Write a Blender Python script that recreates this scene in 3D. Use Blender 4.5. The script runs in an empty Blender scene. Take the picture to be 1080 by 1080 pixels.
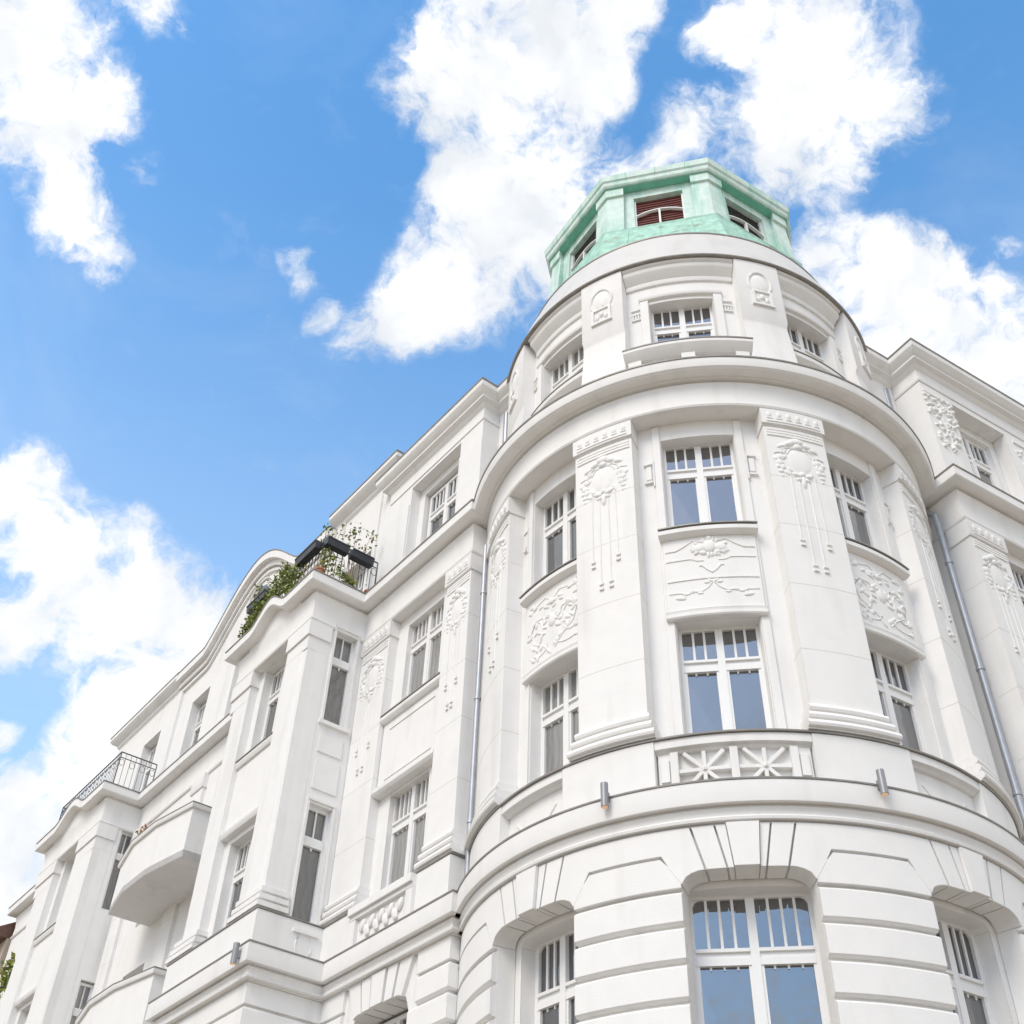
import bpy, bmesh, math, random
from mathutils import Vector, Matrix
random.seed(7)
S = bpy.context.scene
COL = S.collection
R = math.radians
PI = math.pi

# ------------------------------------------------------------------ camera
FPX, PITCH, ROLL, CAMZ = 1234.5, R(42.752), R(2.189), 1.6
_c, _s = math.cos(PITCH), math.sin(PITCH)
M0 = Matrix(((1, 0, 0), (0, _s, -_c), (0, _c, _s)))
_cr, _sr = math.cos(ROLL), math.sin(ROLL)
MC = Matrix(((_cr, -_sr, 0), (_sr, _cr, 0), (0, 0, 1))) @ M0
def pixel_dir(x, y):                       # used only to place the clouds on the sky
    return (MC.transposed() @ Vector((x-540, y-540, FPX))).normalized()
cd = bpy.data.cameras.new('camera')
cam = bpy.data.objects.new('camera', cd); COL.objects.link(cam)
rot = Matrix((MC[0], -MC[1], -MC[2])).transposed()
cam.matrix_world = Matrix.Translation((0, 0, CAMZ)) @ rot.to_4x4()
cd.sensor_width = 36; cd.lens = 36*FPX/1080; cd.clip_end = 6000; cd.clip_start = .1
S.camera = cam

# ------------------------------------------------------------------ light
SUN_EL, SUN_AZ = 44, 216                   # azimuth clockwise from +Y
sd = bpy.data.lights.new('sun', 'SUN'); sun = bpy.data.objects.new('sun', sd); COL.objects.link(sun)
sd.energy = 1.0; sd.angle = R(24); sd.color = (1, .89, .72)
_v = Vector((math.sin(R(SUN_AZ))*math.cos(R(SUN_EL)), math.cos(R(SUN_AZ))*math.cos(R(SUN_EL)), math.sin(R(SUN_EL))))
sun.rotation_euler = _v.to_track_quat('Z', 'Y').to_euler()
sun.location = (-20, -20, 60)
S.view_settings.view_transform = 'Standard'; S.view_settings.look = 'None'
S.view_settings.gamma = 1; S.view_settings.use_curve_mapping = False
S.view_settings.exposure = 0.68

W = bpy.data.worlds.new('World'); S.world = W; W.use_nodes = True
def build_sky():
    nt = W.node_tree; N = nt.nodes; L = nt.links
    N.clear()
    out = N.new('ShaderNodeOutputWorld')
    sky = N.new('ShaderNodeTexSky'); sky.sky_type = 'NISHITA'; sky.sun_disc = False
    sky.sun_elevation = R(SUN_EL); sky.sun_rotation = R(SUN_AZ)
    sky.air_density = 1.0; sky.dust_density = .7; sky.ozone_density = 1.6
    bg = N.new('ShaderNodeBackground'); bg.inputs['Strength'].default_value = .118
    tc = N.new('ShaderNodeTexCoord')
    def math_(op, a, b=None, c=None, clamp=False):
        n = N.new('ShaderNodeMath'); n.operation = op; n.use_clamp = clamp
        for i, x in enumerate((a, b, c)):
            if x is None: continue
            if isinstance(x, (int, float)): n.inputs[i].default_value = x
            else: L.new(x, n.inputs[i])
        return n.outputs[0]
    # domain warp so the cloud banks get ragged, cumulus-like edges
    def noise(scale, detail, rough, vec, dist=0):
        n = N.new('ShaderNodeTexNoise'); n.inputs['Scale'].default_value = scale
        n.inputs['Detail'].default_value = detail; n.inputs['Roughness'].default_value = rough
        n.inputs['Distortion'].default_value = dist
        L.new(vec, n.inputs['Vector']); return n
    gen = tc.outputs['Generated']
    wn = noise(9, 6, .6, gen)
    sub = N.new('ShaderNodeVectorMath'); sub.operation = 'SUBTRACT'; L.new(wn.outputs['Color'], sub.inputs[0]); sub.inputs[1].default_value = (.5, .5, .5)
    scl = N.new('ShaderNodeVectorMath'); scl.operation = 'SCALE'; L.new(sub.outputs[0], scl.inputs[0]); scl.inputs['Scale'].default_value = .07
    add = N.new('ShaderNodeVectorMath'); add.operation = 'ADD'; L.new(gen, add.inputs[0]); L.new(scl.outputs[0], add.inputs[1])
    nrm = N.new('ShaderNodeVectorMath'); nrm.operation = 'NORMALIZE'; L.new(add.outputs[0], nrm.inputs[0])
    vec = nrm.outputs[0]
    banks = [(20,60,78),(70,40,50),(85,105,50),(60,160,42),(72,215,42),(95,262,30),(128,118,22),(155,180,20),(30,120,50),(15,200,14),
             (160,2,26),(196,18,16),
             (560,30,75),(480,88,55),(605,70,48),(425,105,26),(520,130,50),(645,20,36),(555,180,60),(500,200,42),(520,260,60),(465,295,48),
             (425,325,36),(390,340,28),(585,250,60),(600,180,40),(640,185,30),(374,358,19),(350,328,17),(318,272,17),(326,300,14),
             (780,40,38),(860,60,70),(920,110,48),(830,130,60),(880,150,48),(738,132,34),(780,150,35),(872,205,22),(690,170,18),
             (870,265,34),(930,320,55),(1000,335,55),(1065,380,60),(985,272,22),(880,335,60),(970,390,60),(1066,268,20),(1040,310,30),
             (20,520,45),(60,580,55),(125,572,34),(120,640,66),(195,640,34),(40,650,45),(170,690,58),(222,636,24),
             (95,790,38),(30,860,60),(0,920,60),(70,830,48),(4,778,20),(150,760,50),(110,740,30)]
    acc = None
    for (x, y, r) in banks:
        d = pixel_dir(x, y)
        p0, p1 = pixel_dir(x-r, y), pixel_dir(x+r, y)
        ang = p0.angle(p1)/2*1.1
        dp = N.new('ShaderNodeVectorMath'); dp.operation = 'DOT_PRODUCT'; L.new(vec, dp.inputs[0]); dp.inputs[1].default_value = d
        c0, c1 = math.cos(ang*1.6), math.cos(ang*.1)
        wgt = .58 if r < 22 else .62 if r < 25 else (.8 if r < 36 else 1.0)
        m = math_('MULTIPLY_ADD', dp.outputs['Value'], 1/(c1-c0), -c0/(c1-c0), clamp=True)
        if wgt < 1: m = math_('MULTIPLY', m, wgt)
        acc = m if acc is None else math_('SMOOTH_MAX', acc, m, .15)
    # the rest of the sky, beyond the photograph: unseen noise cloud thickened to whiten the fill light, cleared where windows reflect
    fw = pixel_dir(540, 540)
    dpf = N.new('ShaderNodeVectorMath'); dpf.operation = 'DOT_PRODUCT'; L.new(gen, dpf.inputs[0]); dpf.inputs[1].default_value = fw
    clr = Vector((math.sin(R(196))*math.cos(R(42)), math.cos(R(196))*math.cos(R(42)), math.sin(R(42))))
    dpc = N.new('ShaderNodeVectorMath'); dpc.operation = 'DOT_PRODUCT'; L.new(gen, dpc.inputs[0]); dpc.inputs[1].default_value = clr
    clear = math_('MULTIPLY_ADD', dpc.outputs['Value'], 1/.22, -.76/.22, clamp=True)
    outside = math_('MULTIPLY_ADD', dpf.outputs['Value'], -1/.12, .82/.12, clamp=True)
    gn = noise(3.6, 4, .5, gen)
    gcl = math_('MULTIPLY_ADD', gn.outputs['Fac'], 3.4, math_('MULTIPLY_ADD', clear, -1.12, -.42), clamp=True)
    acc = math_('MAXIMUM', acc, math_('MULTIPLY', gcl, outside))
    fine = noise(17, 9, .62, vec, .3)
    fine2 = noise(60, 5, .6, vec)
    f = math_('ADD', math_('MULTIPLY_ADD', fine.outputs['Fac'], 2.3, -1.2), math_('MULTIPLY_ADD', fine2.outputs['Fac'], .8, -.4))
    near = math_('MULTIPLY_ADD', acc, 1.5, .14, clamp=True)
    dens = math_('MULTIPLY_ADD', f, near, acc)
    mr = N.new('ShaderNodeMapRange'); mr.interpolation_type = 'SMOOTHERSTEP'
    L.new(dens, mr.inputs['Value']); mr.inputs['From Min'].default_value = .08; mr.inputs['From Max'].default_value = .95
    # thin veils
    veil = noise(5, 6, .6, gen, .6)
    vm = N.new('ShaderNodeMapRange'); L.new(veil.outputs['Fac'], vm.inputs['Value'])
    vm.inputs['From Min'].default_value = .5; vm.inputs['From Max'].default_value = .8; vm.inputs['To Max'].default_value = .13
    cover = math_('MAXIMUM', mr.outputs[0], math_('MULTIPLY', vm.outputs[0], math_('SUBTRACT', 1.0, clear)))
    shade = noise(11, 5, .55, vec)
    ramp = N.new('ShaderNodeValToRGB'); L.new(shade.outputs['Fac'], ramp.inputs[0])
    ramp.color_ramp.elements[0].position = .34; ramp.color_ramp.elements[0].color = (4.5, 4.7, 4.95, 1)
    ramp.color_ramp.elements[1].position = .57; ramp.color_ramp.elements[1].color = (5.9, 5.9, 5.9, 1)
    hs = N.new('ShaderNodeHueSaturation'); hs.inputs['Saturation'].default_value = 1.24; hs.inputs['Value'].default_value = 1.85; hs.inputs['Hue'].default_value = .492
    L.new(sky.outputs[0], hs.inputs['Color'])
    sz = N.new('ShaderNodeSeparateXYZ'); L.new(gen, sz.inputs[0])
    hz = N.new('ShaderNodeMapRange'); hz.interpolation_type = 'SMOOTHSTEP'; L.new(sz.outputs['Z'], hz.inputs['Value'])
    hz.inputs['From Min'].default_value = .88; hz.inputs['From Max'].default_value = .52; hz.inputs['To Max'].default_value = .30
    pale = N.new('ShaderNodeMix'); pale.data_type = 'RGBA'; L.new(hz.outputs[0], pale.inputs['Factor']); L.new(hs.outputs[0], pale.inputs['A']); pale.inputs['B'].default_value = (4.4, 5.2, 6.2, 1)
    mix = N.new('ShaderNodeMix'); mix.data_type = 'RGBA'
    L.new(cover, mix.inputs['Factor']); L.new(pale.outputs['Result'], mix.inputs['A']); L.new(ramp.outputs[0], mix.inputs['B'])
    L.new(mix.outputs['Result'], bg.inputs['Color']); L.new(bg.outputs[0], out.inputs['Surface'])
build_sky()

# ------------------------------------------------------------------ materials
def material(name, base, rough=.6, metallic=0, var=.04, scale=6, bump=0, bscale=60, ior=1.5, dark=None, dscale=1.5, dpos=(.55, .75), vstretch=1, bevel=0):
    m = bpy.data.materials.new(name); m.use_nodes = True
    nt = m.node_tree; N = nt.nodes; L = nt.links
    p = N['Principled BSDF']
    p.inputs['Roughness'].default_value = rough; p.inputs['Metallic'].default_value = metallic; p.inputs['IOR'].default_value = ior
    tc = N.new('ShaderNodeTexCoord')
    def noise(sc, det, st=1):
        mp = N.new('ShaderNodeMapping'); L.new(tc.outputs['Object'], mp.inputs[0]); mp.inputs['Scale'].default_value = (1, 1, 1/st)
        n = N.new('ShaderNodeTexNoise'); n.inputs['Scale'].default_value = sc; n.inputs['Detail'].default_value = det
        L.new(mp.outputs[0], n.inputs['Vector']); return n
    n = noise(scale, 6)
    r = N.new('ShaderNodeValToRGB'); L.new(n.outputs['Fac'], r.inputs[0])
    r.color_ramp.elements[0].position = .25; r.color_ramp.elements[1].position = .75
    r.color_ramp.elements[0].color = [c*(1-var) for c in base]+[1]
    r.color_ramp.elements[1].color = [min(1, c*(1+var)) for c in base]+[1]
    col = r.outputs[0]
    if dark:
        n2 = noise(dscale, 8, vstretch)
        r2 = N.new('ShaderNodeMapRange'); L.new(n2.outputs['Fac'], r2.inputs[0])
        r2.inputs['From Min'].default_value = dpos[0]; r2.inputs['From Max'].default_value = dpos[1]
        mx = N.new('ShaderNodeMix'); mx.data_type = 'RGBA'
        L.new(r2.outputs[0], mx.inputs['Factor']); L.new(col, mx.inputs['A']); mx.inputs['B'].default_value = list(dark)+[1]
        col = mx.outputs['Result']
    L.new(col, p.inputs['Base Color'])
    nrm = None
    if bevel:
        bv = N.new('ShaderNodeBevel'); bv.samples = 3; bv.inputs['Radius'].default_value = bevel; nrm = bv.outputs[0]
    if bump:
        b = N.new('ShaderNodeBump'); b.inputs['Strength'].default_value = bump; b.inputs['Distance'].default_value = .02
        n3 = noise(bscale, 4); L.new(n3.outputs['Fac'], b.inputs['Height'])
        if nrm: L.new(nrm, b.inputs['Normal'])
        nrm = b.outputs[0]
    if nrm: L.new(nrm, p.inputs['Normal'])
    return m
STUCCO = material('white_stucco', (.83, .82, .80), .75, var=.025, scale=3, bump=.12, bscale=35, dark=(.70, .685, .66), dscale=2.4, dpos=(.55, .86), vstretch=7, bevel=.014)
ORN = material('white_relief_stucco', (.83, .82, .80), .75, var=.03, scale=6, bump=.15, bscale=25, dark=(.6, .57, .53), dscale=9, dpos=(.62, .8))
ZINC = material('dark_zinc_flashing', (.30, .28, .255), .5, .3, var=.2, scale=4)
PIPE = material('grey_zinc_pipe', (.40, .42, .45), .45, .6, var=.1, scale=5)
FRAME = material('white_window_paint', (.84, .835, .82), .35, var=.01)
GLASS = material('dark_window_glass', (.02, .023, .03), .03, 0, var=.2, scale=2, ior=2.8)
CURTAIN = material('curtained_window_glass', (.13, .128, .122), .04, 0, var=.35, scale=5, ior=2.0)
COPPER = material('verdigris_copper', (.63, .775, .715), .6, 0, var=.12, scale=5, bump=.1, bscale=20, dark=(.22, .55, .43), dscale=3.5, dpos=(.5, .78), vstretch=6)
COPPERD = material('stained_verdigris_copper', (.38, .64, .53), .65, 0, var=.25, scale=6, bump=.12, bscale=14, dark=(.30, .31, .23), dscale=4, dpos=(.56, .74), vstretch=.6)
COPPERS = material('bounce_tinted_green_copper', (.20, .54, .42), .6, 0, var=.12, scale=5)  # soffit copper: teal of inter-reflected light put into the colour, with some patina
SHUTTER = material('red_brown_shutter', (.13, .028, .022), .6, var=.25, scale=8)
BROWNBLIND = material('brown_shutter', (.05, .045, .042), .6, var=.2, scale=8)
SLATE = material('blue_grey_slate', (.10, .12, .16), .5, var=.3, scale=8, bump=.2, bscale=12)
IRON = material('dark_wrought_iron', (.11, .115, .13), .45, .5, var=.2)
BOX = material('black_plastic_planter', (.035, .04, .052), .4, var=.3)
TERRA = material('terracotta', (.42, .16, .09), .8, var=.15)
LEAF = material('leaf_green', (.12, .18, .035), .6, var=.5, scale=3)
LEAF2 = material('yellow_green_leaf', (.30, .32, .07), .6, var=.5, scale=3)
DRY = material('dry_twig', (.32, .25, .17), .8, var=.3)
FLOWER = material('pink_petal', (.65, .30, .20), .6, var=.3)
LAMPM = material('grey_lamp_metal', (.30, .30, .31), .4, .5, var=.05)
ASPHALT = material('asphalt', (.075, .073, .07), .85, var=.2, scale=30, bump=.3, bscale=80)
PAVE = material('pale_paving', (.42, .345, .255), .8, var=.12, scale=9, bump=.2, bscale=30)
EARTH = material('ground_surface', (.34, .275, .20), .9, var=.15, scale=.5)
NEIGH = material('beige_render', (.50, .42, .34), .8, var=.06, scale=4, bump=.1)
TILE = material('brown_roof_tile', (.14, .075, .055), .7, var=.25, scale=10)
def uneven(m, base_lo, base_hi, folds):
    nt = m.node_tree; N = nt.nodes; L = nt.links; p = N['Principled BSDF']
    oi = N.new('ShaderNodeObjectInfo'); tc = N.new('ShaderNodeTexCoord')
    n = N.new('ShaderNodeTexNoise'); n.inputs['Scale'].default_value = 1.7; n.inputs['Detail'].default_value = 2; n.noise_dimensions = '4D'
    L.new(tc.outputs['Object'], n.inputs['Vector'])
    mw = N.new('ShaderNodeMath'); mw.operation = 'MULTIPLY'; mw.inputs[1].default_value = 37; L.new(oi.outputs['Random'], mw.inputs[0]); L.new(mw.outputs[0], n.inputs['W'])
    b = N.new('ShaderNodeBump'); b.inputs['Strength'].default_value = .35; b.inputs['Distance'].default_value = .02; L.new(n.outputs['Fac'], b.inputs['Height']); L.new(b.outputs[0], p.inputs['Normal'])
    pw = N.new('ShaderNodeMath'); pw.operation = 'POWER'; pw.inputs[1].default_value = 2.2; L.new(oi.outputs['Random'], pw.inputs[0])
    mx = N.new('ShaderNodeMix'); mx.data_type = 'RGBA'; L.new(pw.outputs[0], mx.inputs['Factor'])
    mx.inputs['A'].default_value = (*base_lo, 1); mx.inputs['B'].default_value = (*base_hi, 1)
    # hanging folds of a curtain
    w = N.new('ShaderNodeTexWave'); w.inputs['Scale'].default_value = 2.6; w.inputs['Distortion'].default_value = 5; w.inputs['Detail'].default_value = 2; w.bands_direction = 'X'
    L.new(tc.outputs['Object'], w.inputs['Vector'])
    m2 = N.new('ShaderNodeMix'); m2.data_type = 'RGBA'; m2.blend_type = 'MULTIPLY'; m2.inputs['Factor'].default_value = folds
    L.new(mx.outputs['Result'], m2.inputs['A']); L.new(w.outputs['Fac'], m2.inputs['B']); L.new(m2.outputs['Result'], p.inputs['Base Color'])
uneven(GLASS, (.015, .018, .024), (.06, .06, .065), 0); uneven(CURTAIN, (.13, .13, .127), (.45, .44, .42), .2)
def glow():
    m = bpy.data.materials.new('warm_lamp_glow'); m.use_nodes = True
    p = m.node_tree.nodes['Principled BSDF']; p.inputs['Base Color'].default_value = (.8, .55, .38, 1)
    p.inputs['Emission Color'].default_value = (1, .55, .25, 1); p.inputs['Emission Strength'].default_value = .15
    return m
GLOW = glow()

# ------------------------------------------------------------------ frames of reference
TAZ = R(12.19)
C0 = Vector((18*math.sin(TAZ), 18*math.cos(TAZ)))          # axis of the round corner tower
aL, aR = R(-36.67), R(59.54)
dL = Vector((math.sin(aL), math.cos(aL))); nL = Vector((-math.cos(aL), math.sin(aL)))
dR = Vector((math.sin(aR), math.cos(aR))); nR = Vector((math.cos(aR), -math.sin(aR)))
BIS = math.atan2((nL+nR).y, (nL+nR).x) + R(1.2)
class Ctx:
    step = 0
    def __init__(s, f, step=0, k=1.0): s.f = f; s.step = step; s.k = k    # k: u units per metre
def tower_f(u, v, h):
    a = BIS + R(u); return Vector((C0.x+v*math.cos(a), C0.y+v*math.sin(a), h))
def wingL_f(u, v, h): p = C0+dL*u+nL*v; return Vector((p.x, p.y, h))
def wingR_f(u, v, h): p = C0+dR*u+nR*v; return Vector((p.x, p.y, h))
TW, WL, WR = Ctx(tower_f, 1.6, 180/PI/4.25), Ctx(wingL_f), Ctx(wingR_f)
def side_ctx(s0, sign=-1):      # side wall of a bay: u runs along d, v outward (-s for sign -1)
    return Ctx(lambda u, v, h: wingL_f(s0+sign*v, u, h))
def side_ctxR(s0): return Ctx(lambda u, v, h: wingR_f(s0-v, u, h))
def loc(ctx, u0, v0, h0, sc=1.0, mirror=1, flat=1.0):
    return Ctx(lambda x, y, z: ctx.f(u0+mirror*x*sc*ctx.k, v0+y*sc*flat, h0+z*sc), .06 if ctx.step else 0, 1)

# ------------------------------------------------------------------ mesh builder
# parts made of one call but standing apart become objects of their own (largest gap still bridged, in metres)
SPLIT = {'wall': .02, 'cornice': .05, 'roof_cornice': .05, 'pilaster': .06, 'frieze': .05, 'moulding': .05, 'flashing': .05, 'string_course': .05,
         'parapet_wall': .05, 'joint_line': .05, 'roof': .05, 'rear_wall': .05, 'sill': .05, 'rustication': .3, 'gable': .3}
class MB:
    def __init__(s): s.v = []; s.q = []; s.part = []
    def add(s, pts, faces):
        b = len(s.v); q0 = len(s.q); s.v += [tuple(p) for p in pts]; s.q += [tuple(b+i for i in f) for f in faces]; s.part.append((b, len(s.v), q0, len(s.q)))
    def us(s, ctx, u0, u1):
        n = max(1, math.ceil(abs(u1-u0)/ctx.step)) if ctx.step else 1
        return [u0+(u1-u0)*i/n for i in range(n+1)]
    def sweep(s, ctx, u0, u1, prof):            # closed profile [(v,h)] swept along u
        U = s.us(ctx, u0, u1); n = len(prof); P = []; F = []
        for u in U: P += [ctx.f(u, v, h) for v, h in prof]
        for i in range(len(U)-1):
            for j in range(n):
                k = (j+1) % n; F.append((i*n+j, i*n+k, (i+1)*n+k, (i+1)*n+j))
        F.append(tuple(range(n-1, -1, -1))); F.append(tuple((len(U)-1)*n+j for j in range(n)))
        s.add(P, F); return s
    def box(s, ctx, u0, u1, v0, v1, h0, h1): return s.sweep(ctx, u0, u1, [(v0, h0), (v1, h0), (v1, h1), (v0, h1)])
    def prism(s, ctx, poly, v0, v1):            # polygon in (u,h) extruded along v
        n = len(poly)
        P = [ctx.f(u, v0, h) for u, h in poly]+[ctx.f(u, v1, h) for u, h in poly]
        F = [(j, (j+1) % n, n+(j+1) % n, n+j) for j in range(n)]+[tuple(range(n-1, -1, -1)), tuple(range(n, 2*n))]
        s.add(P, F); return s
    def band(s, ctx, lo, hi, v0, v1):           # strip between two polylines [(u,h)] of the same length
        n = len(lo); P = []; F = []
        for (a, b), (c, d) in zip(lo, hi): P += [ctx.f(a, v0, b), ctx.f(a, v1, b), ctx.f(c, v1, d), ctx.f(c, v0, d)]
        for i in range(n-1):
            for j in range(4): k = (j+1) % 4; F.append((i*4+j, i*4+k, i*4+4+k, i*4+4+j))
        F += [(3, 2, 1, 0), tuple((n-1)*4+j for j in range(4))]
        s.add(P, F); return s
    def path(s, pts, prof, left=True):          # profile (outset,h) swept along a plan polyline with mitred corners
        n = len(pts); m = len(prof); P = []; F = []
        dirs = [(pts[i+1]-pts[i]).normalized() for i in range(n-1)]
        nor = [Vector((-d.y, d.x)) if left else Vector((d.y, -d.x)) for d in dirs]
        for i in range(n):
            a, b = nor[max(0, i-1)], nor[min(n-2, i)]
            mt = (a+b); mt = mt/(mt.dot(a)) if mt.length > 1e-6 else a
            for o, h in prof: q = pts[i]+mt*o; P.append((q.x, q.y, h))
        for i in range(n-1):
            for j in range(m): k = (j+1) % m; F.append((i*m+j, i*m+k, (i+1)*m+k, (i+1)*m+j))
        F += [tuple(range(m-1, -1, -1)), tuple((n-1)*m+j for j in range(m))]
        s.add(P, F); return s
    def wall(s, ctx, u0, u1, h0, h1, v0, v1, holes=()):   # holes: (ua, ub, ha, top) with top a number or f(u)
        br = set(s.us(ctx, u0, u1))
        for a, b, c, t in holes:
            br |= {a, b}
            if callable(t): br |= {a+(b-a)*i/14 for i in range(15)}
        br = sorted(x for x in br if u0-1e-6 <= x <= u1+1e-6)
        br = [x for i, x in enumerate(br) if i == 0 or x-br[i-1] > 1e-4]
        top = lambda t, u: t(u) if callable(t) else t
        def cols(a, b):
            o = []; cur = (h0, h0)
            for (p, q, c, t) in sorted((x for x in holes if x[0] < (a+b)/2 < x[1]), key=lambda x: x[2]):
                if c > cur[0]+1e-5: o.append((cur, (c, c)))
                e = 1e-6; cur = (top(t, a+e), top(t, b-e))
            if cur[0] < h1-1e-5: o.append((cur, (h1, h1)))
            return o
        for i in range(len(br)-1):
            a, b = br[i], br[i+1]
            for (l0, l1), (t0, t1) in cols(a, b):
                P = [ctx.f(a, v1, l0), ctx.f(b, v1, l1), ctx.f(b, v1, t1), ctx.f(a, v1, t0),
                     ctx.f(a, v0, l0), ctx.f(b, v0, l1), ctx.f(b, v0, t1), ctx.f(a, v0, t0)]
                s.add(P, [(0, 1, 2, 3), (7, 6, 5, 4), (0, 4, 5, 1), (3, 2, 6, 7)])
        for e in (u0, u1): s.add([ctx.f(e, v0, h0), ctx.f(e, v1, h0), ctx.f(e, v1, h1), ctx.f(e, v0, h1)], [(0, 1, 2, 3)])
        for a, b, c, t in holes:
            for e, tt in ((a, top(t, a+1e-6)), (b, top(t, b-1e-6))):
                s.add([ctx.f(e, v0, c), ctx.f(e, v1, c), ctx.f(e, v1, tt), ctx.f(e, v0, tt)], [(0, 1, 2, 3)])
        return s
    def tube3(s, P3, r, n=6, taper=1.0):
        m = len(P3); P = []; F = []
        for i, p in enumerate(P3):
            d = (P3[min(i+1, m-1)]-P3[max(i-1, 0)]).normalized()
            a = d.cross(Vector((.31, .17, .93))); a.normalize(); b = d.cross(a)
            rr = r*(1+(taper-1)*i/max(1, m-1))
            for k in range(n): P.append(p+a*rr*math.cos(2*PI*k/n)+b*rr*math.sin(2*PI*k/n))
        for i in range(m-1):
            for k in range(n): j = (k+1) % n; F.append((i*n+k, i*n+j, (i+1)*n+j, (i+1)*n+k))
        F += [tuple(range(n-1, -1, -1)), tuple((m-1)*n+k for k in range(n))]
        s.add(P, F); return s
    def tube(s, ctx, pts, r, y=0, taper=1.0):  return s.tube3([ctx.f(p[0], y if len(p) < 3 else p[2], p[1]) for p in pts], r, taper=taper)
    def blob(s, ctx, x, z, rx, rz, ry, y=0, rot=0, n=8, m=5):
        P = []; F = []; c, si = math.cos(rot), math.sin(rot)
        for i in range(m+1):
            t = PI*i/m
            for k in range(n):
                a = 2*PI*k/n
                lx, lz, ly = rx*math.sin(t)*math.cos(a), rz*math.cos(t), ry*math.sin(t)*math.sin(a)
                P.append(ctx.f(x+lx*c-lz*si, y+ly, z+lx*si+lz*c))
        for i in range(m):
            for k in range(n): j = (k+1) % n; F.append((i*n+k, i*n+j, (i+1)*n+j, (i+1)*n+k))
        s.add(P, F); return s
    def build(s, name, mat, parent=None, smooth=True, angle=32):
        gap = SPLIT.get(name)
        if gap is None or len(s.part) < 2: return s.make(name, mat, parent, smooth, angle)
        bb = []
        for v0, v1, f0, f1 in s.part:
            V = s.v[v0:v1]; bb.append(([min(p[i] for p in V)-gap/2 for i in range(3)], [max(p[i] for p in V)+gap/2 for i in range(3)]))
        par = list(range(len(bb)))
        def root(i):
            while par[i] != i: i = par[i]
            return i
        for i in range(len(bb)):
            for j in range(i):
                if all(bb[i][0][k] <= bb[j][1][k] and bb[j][0][k] <= bb[i][1][k] for k in range(3)): par[root(i)] = root(j)
        groups = {}
        for i in range(len(bb)): groups.setdefault(root(i), []).append(i)
        first = None
        for ids in groups.values():
            m = MB()
            for i in ids:
                v0, v1, f0, f1 = s.part[i]; m.add(s.v[v0:v1], [tuple(a-v0 for a in f) for f in s.q[f0:f1]])
            o = m.make(name, mat, parent, smooth, angle); first = first or o
        return first
    def make(s, name, mat, parent=None, smooth=True, angle=32):
        me = bpy.data.meshes.new(name); me.from_pydata(s.v, [], s.q)
        bm = bmesh.new(); bm.from_mesh(me); bmesh.ops.recalc_face_normals(bm, faces=bm.faces); bm.to_mesh(me); bm.free()
        me.materials.append(mat)
        if smooth:
            me.polygons.foreach_set('use_smooth', [True]*len(me.polygons)); me.set_sharp_from_angle(angle=R(angle))
        o = bpy.data.objects.new(name, me); COL.objects.link(o)
        if parent: o.parent = parent; o.matrix_parent_inverse = parent.matrix_world.inverted()
        return o
def arc(cx, cz, rx, rz, a0, a1, n=10): return [(cx+rx*math.cos(R(a0+(a1-a0)*i/n)), cz+rz*math.sin(R(a0+(a1-a0)*i/n))) for i in range(n+1)]
def mir(pts): return [(-p[0],)+tuple(p[1:]) for p in pts]
def tag(o, label=None, cat=None, group=None, kind=None):
    if label: o['label'] = label
    if cat: o['category'] = cat
    if group: o['group'] = group
    if kind: o['kind'] = kind
    return o
def empty(name, location):
    o = bpy.data.objects.new(name, None); COL.objects.link(o); o.location = location; o.empty_display_size = .3
    bpy.context.view_layer.update(); return o
ID = Ctx(lambda x, y, z: Vector((x, y, z)))

# ------------------------------------------------------------------ ground, pavement, road (below the frame)
def ground():
    m = MB(); s = 3000
    m.add([(-s, -s, -.3), (s, -s, -.3), (s, s, -.3), (-s, s, -.3)], [(0, 1, 2, 3)])
    tag(m.build('ground', EARTH), kind='structure')
    # pavement hugging the building, rounded at the corner, with a kerb step down to the roadway
    far = 60
    def ring(d0, d1, h0, h1, name, mat):
        pts_i, pts_o = [], []
        for d, lst in ((d0, pts_i), (d1, pts_o)):
            lst.append(C0+dL*far+nL*d)
            a0, a1 = math.atan2(nL.y, nL.x), math.atan2(nR.y, nR.x)
            if a0 > 0: a0 -= 2*PI
            for i in range(25):
                a = a0+(a1-a0)*i/24; lst.append(C0+Vector((math.cos(a), math.sin(a)))*d)
            lst.append(C0+dR*far+nR*d)
        mb = MB(); n = len(pts_i); P = []; F = []
        for a, b in zip(pts_i, pts_o): P += [(a.x, a.y, h0), (b.x, b.y, h0), (b.x, b.y, h1), (a.x, a.y, h1)]
        for i in range(n-1):
            for j in range(4): k = (j+1) % 4; F.append((i*4+j, i*4+k, i*4+4+k, i*4+4+j))
        mb.add(P, F); return tag(mb.build(name, mat), kind='structure')
    ring(2.0, 8.2, -.25, .02, 'pavement', PAVE)
    ring(8.2, 8.36, -.25, .03, 'kerb', PAVE)
    ring(8.36, 15.6, -.25, -.11, 'road', ASPHALT)
    ring(15.6, 15.76, -.25, .03, 'kerb', PAVE)
    ring(15.76, 22, -.25, .02, 'pavement', PAVE)
ground()

# ------------------------------------------------------------------ the building
B = empty('apartment_building', (C0.x, C0.y, 0))
tag(B, 'white stucco corner apartment building with round tower and green copper cupola', 'building')

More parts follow.
